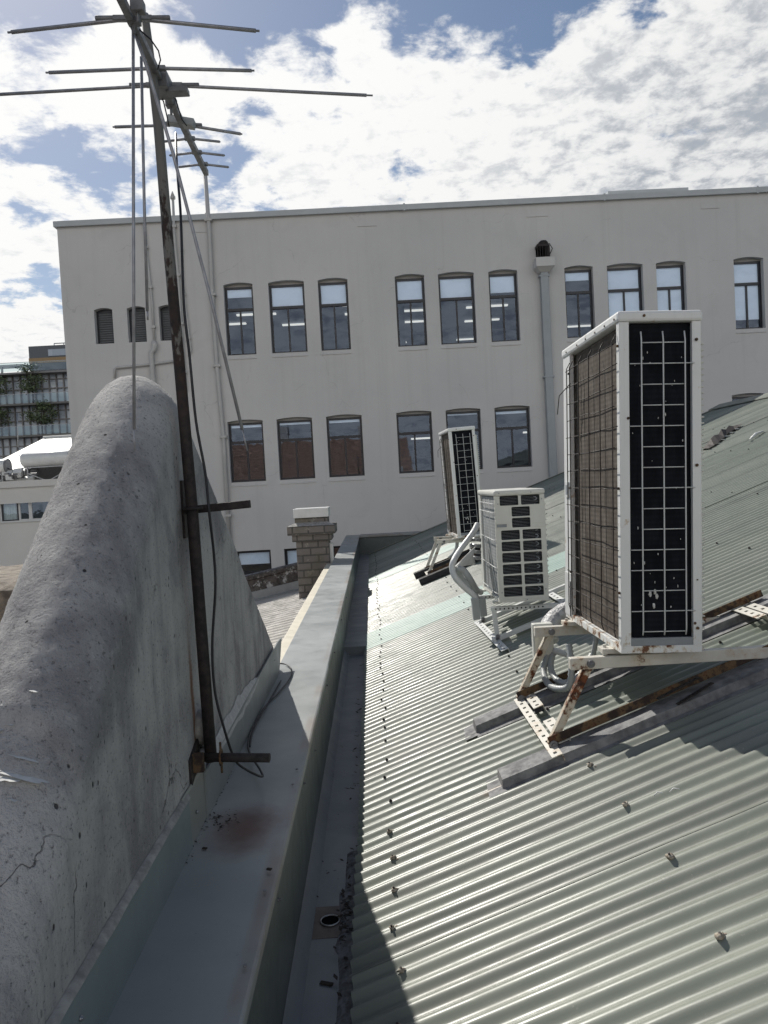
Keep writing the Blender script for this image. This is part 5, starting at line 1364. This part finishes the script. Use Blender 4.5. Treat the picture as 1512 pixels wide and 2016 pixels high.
def lobe(px, py, rad, strength):
    c = ray(px, py).normalized(); e = (ray(px+rad, py).normalized())
    dp = nd(nt, 'ShaderNodeVectorMath', operation='DOT_PRODUCT'); nt.links.new(dvec, dp.inputs[0]); dp.inputs[1].default_value = c
    return math_(nt, 'MULTIPLY', ramp(nt, dp.outputs['Value'], c.dot(e), 1.0), strength)
n1 = nz(3.0, 10, .56, .25, (2.3,0,0)); n2 = nz(9.5, 8, .6, .3, (3,1,0)); n3 = nz(1.1, 4, .5, 0, (7,2,0))
n6 = nz(24, 6, .6, .2, (9,5,0))
val = math_(nt, 'ADD', math_(nt, 'MULTIPLY', n1, 1.5), math_(nt, 'MULTIPLY', n2, 1.15))
val = math_(nt, 'ADD', val, math_(nt, 'MULTIPLY', n6, .35))
val = math_(nt, 'ADD', val, .78-1.5)
for b in ((230,350,150,-.34),(390,320,120,-.30),(520,275,90,-.17),(110,270,80,-.18),(90,420,90,-.16),(850,-30,190,-.42),(1040,-20,170,-.42),(500,-70,230,-.5),(60,-40,170,-.22),(1250,-120,220,-.45),(700,235,55,-.12),(640,220,50,-.10),(60,560,100,-.1),(1090,215,60,-.06),(300,150,170,.12),(150,120,120,.1),(900,260,260,.10),(1350,150,300,.12)):
    val = math_(nt, 'ADD', val, lobe(*b))
# fewer clouds high overhead and to the sides
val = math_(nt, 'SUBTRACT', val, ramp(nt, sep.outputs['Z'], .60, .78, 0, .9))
side = math_(nt, 'ABSOLUTE', sep.outputs['X'])
val = math_(nt, 'SUBTRACT', val, ramp(nt, side, .52, .75, 0, .7))
behind = math_(nt, 'MULTIPLY', ramp(nt, sep.outputs['Y'], -.15, -.7), ramp(nt, sep.outputs['Z'], .62, .40))  # unseen low cloud bank added behind the camera to light the shaded facade
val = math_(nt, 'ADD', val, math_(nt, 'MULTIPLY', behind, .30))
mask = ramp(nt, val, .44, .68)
# cloud brightness: sunlit tops, greyer bodies away from the sun
n4 = nz(6.5, 9, .6, .3, (1.13,2.07,0)); n5 = nz(19, 7, .62, .2, (4,4,0))
shade = math_(nt, 'ADD', math_(nt, 'MULTIPLY', n4, .45), math_(nt, 'MULTIPLY', n5, .55))
thick = ramp(nt, val, .56, .95)
br = ramp(nt, shade, .36, .60, .60, 1.02)
dps = nd(nt, 'ShaderNodeVectorMath', operation='DOT_PRODUCT'); nt.links.new(dvec, dps.inputs[0]); dps.inputs[1].default_value = SUN
glow = ramp(nt, dps.outputs['Value'], .6, .98, 0, .30)
br = math_(nt, 'SUBTRACT', br, math_(nt, 'ADD', lobe(1420,270,420,.07), lobe(1250,330,300,.03)))
br = math_(nt, 'ADD', br, glow)
CL_K = .88
ccol = mixc(nt, ramp(nt, br, .45, 1.05), (.43,.47,.53), (1.0,1.0,.99))
cl = nd(nt, 'ShaderNodeVectorMath', operation='SCALE'); nt.links.new(ccol, cl.inputs[0]); nt.links.new(math_(nt, 'ADD', math_(nt, 'ADD', math_(nt, 'MULTIPLY', glow, .4), CL_K), math_(nt, 'MULTIPLY', behind, .36)), cl.inputs['Scale'])  # the added rear clouds are brightened too, for the facade
sk = nd(nt, 'ShaderNodeVectorMath', operation='SCALE'); nt.links.new(sky.outputs[0], sk.inputs[0]); sk.inputs['Scale'].default_value = SKY_K = .078
dim = nd(nt, 'ShaderNodeVectorMath', operation='MULTIPLY'); nt.links.new(sk.outputs[0], dim.inputs[0]); dim.inputs[1].default_value = (1.0,1.0,1.0)
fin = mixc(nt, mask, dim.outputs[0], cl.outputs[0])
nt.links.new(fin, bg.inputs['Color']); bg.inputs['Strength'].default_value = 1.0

sl = bpy.data.lights.new('sun', 'SUN'); sl.energy = 5.0; sl.angle = R(.53); sl.color = (1,.955,.88)
so = bpy.data.objects.new('sun', sl); col.objects.link(so); so.rotation_euler = SUN.to_track_quat('Z', 'Y').to_euler(); so.location = (-10, 15, 30)
vs = scn.view_settings; vs.view_transform = 'Standard'; vs.look = 'None'; vs.exposure = 0.0; vs.gamma = 1.0
scn.cycles.max_bounces = 8; scn.cycles.transparent_max_bounces = 12
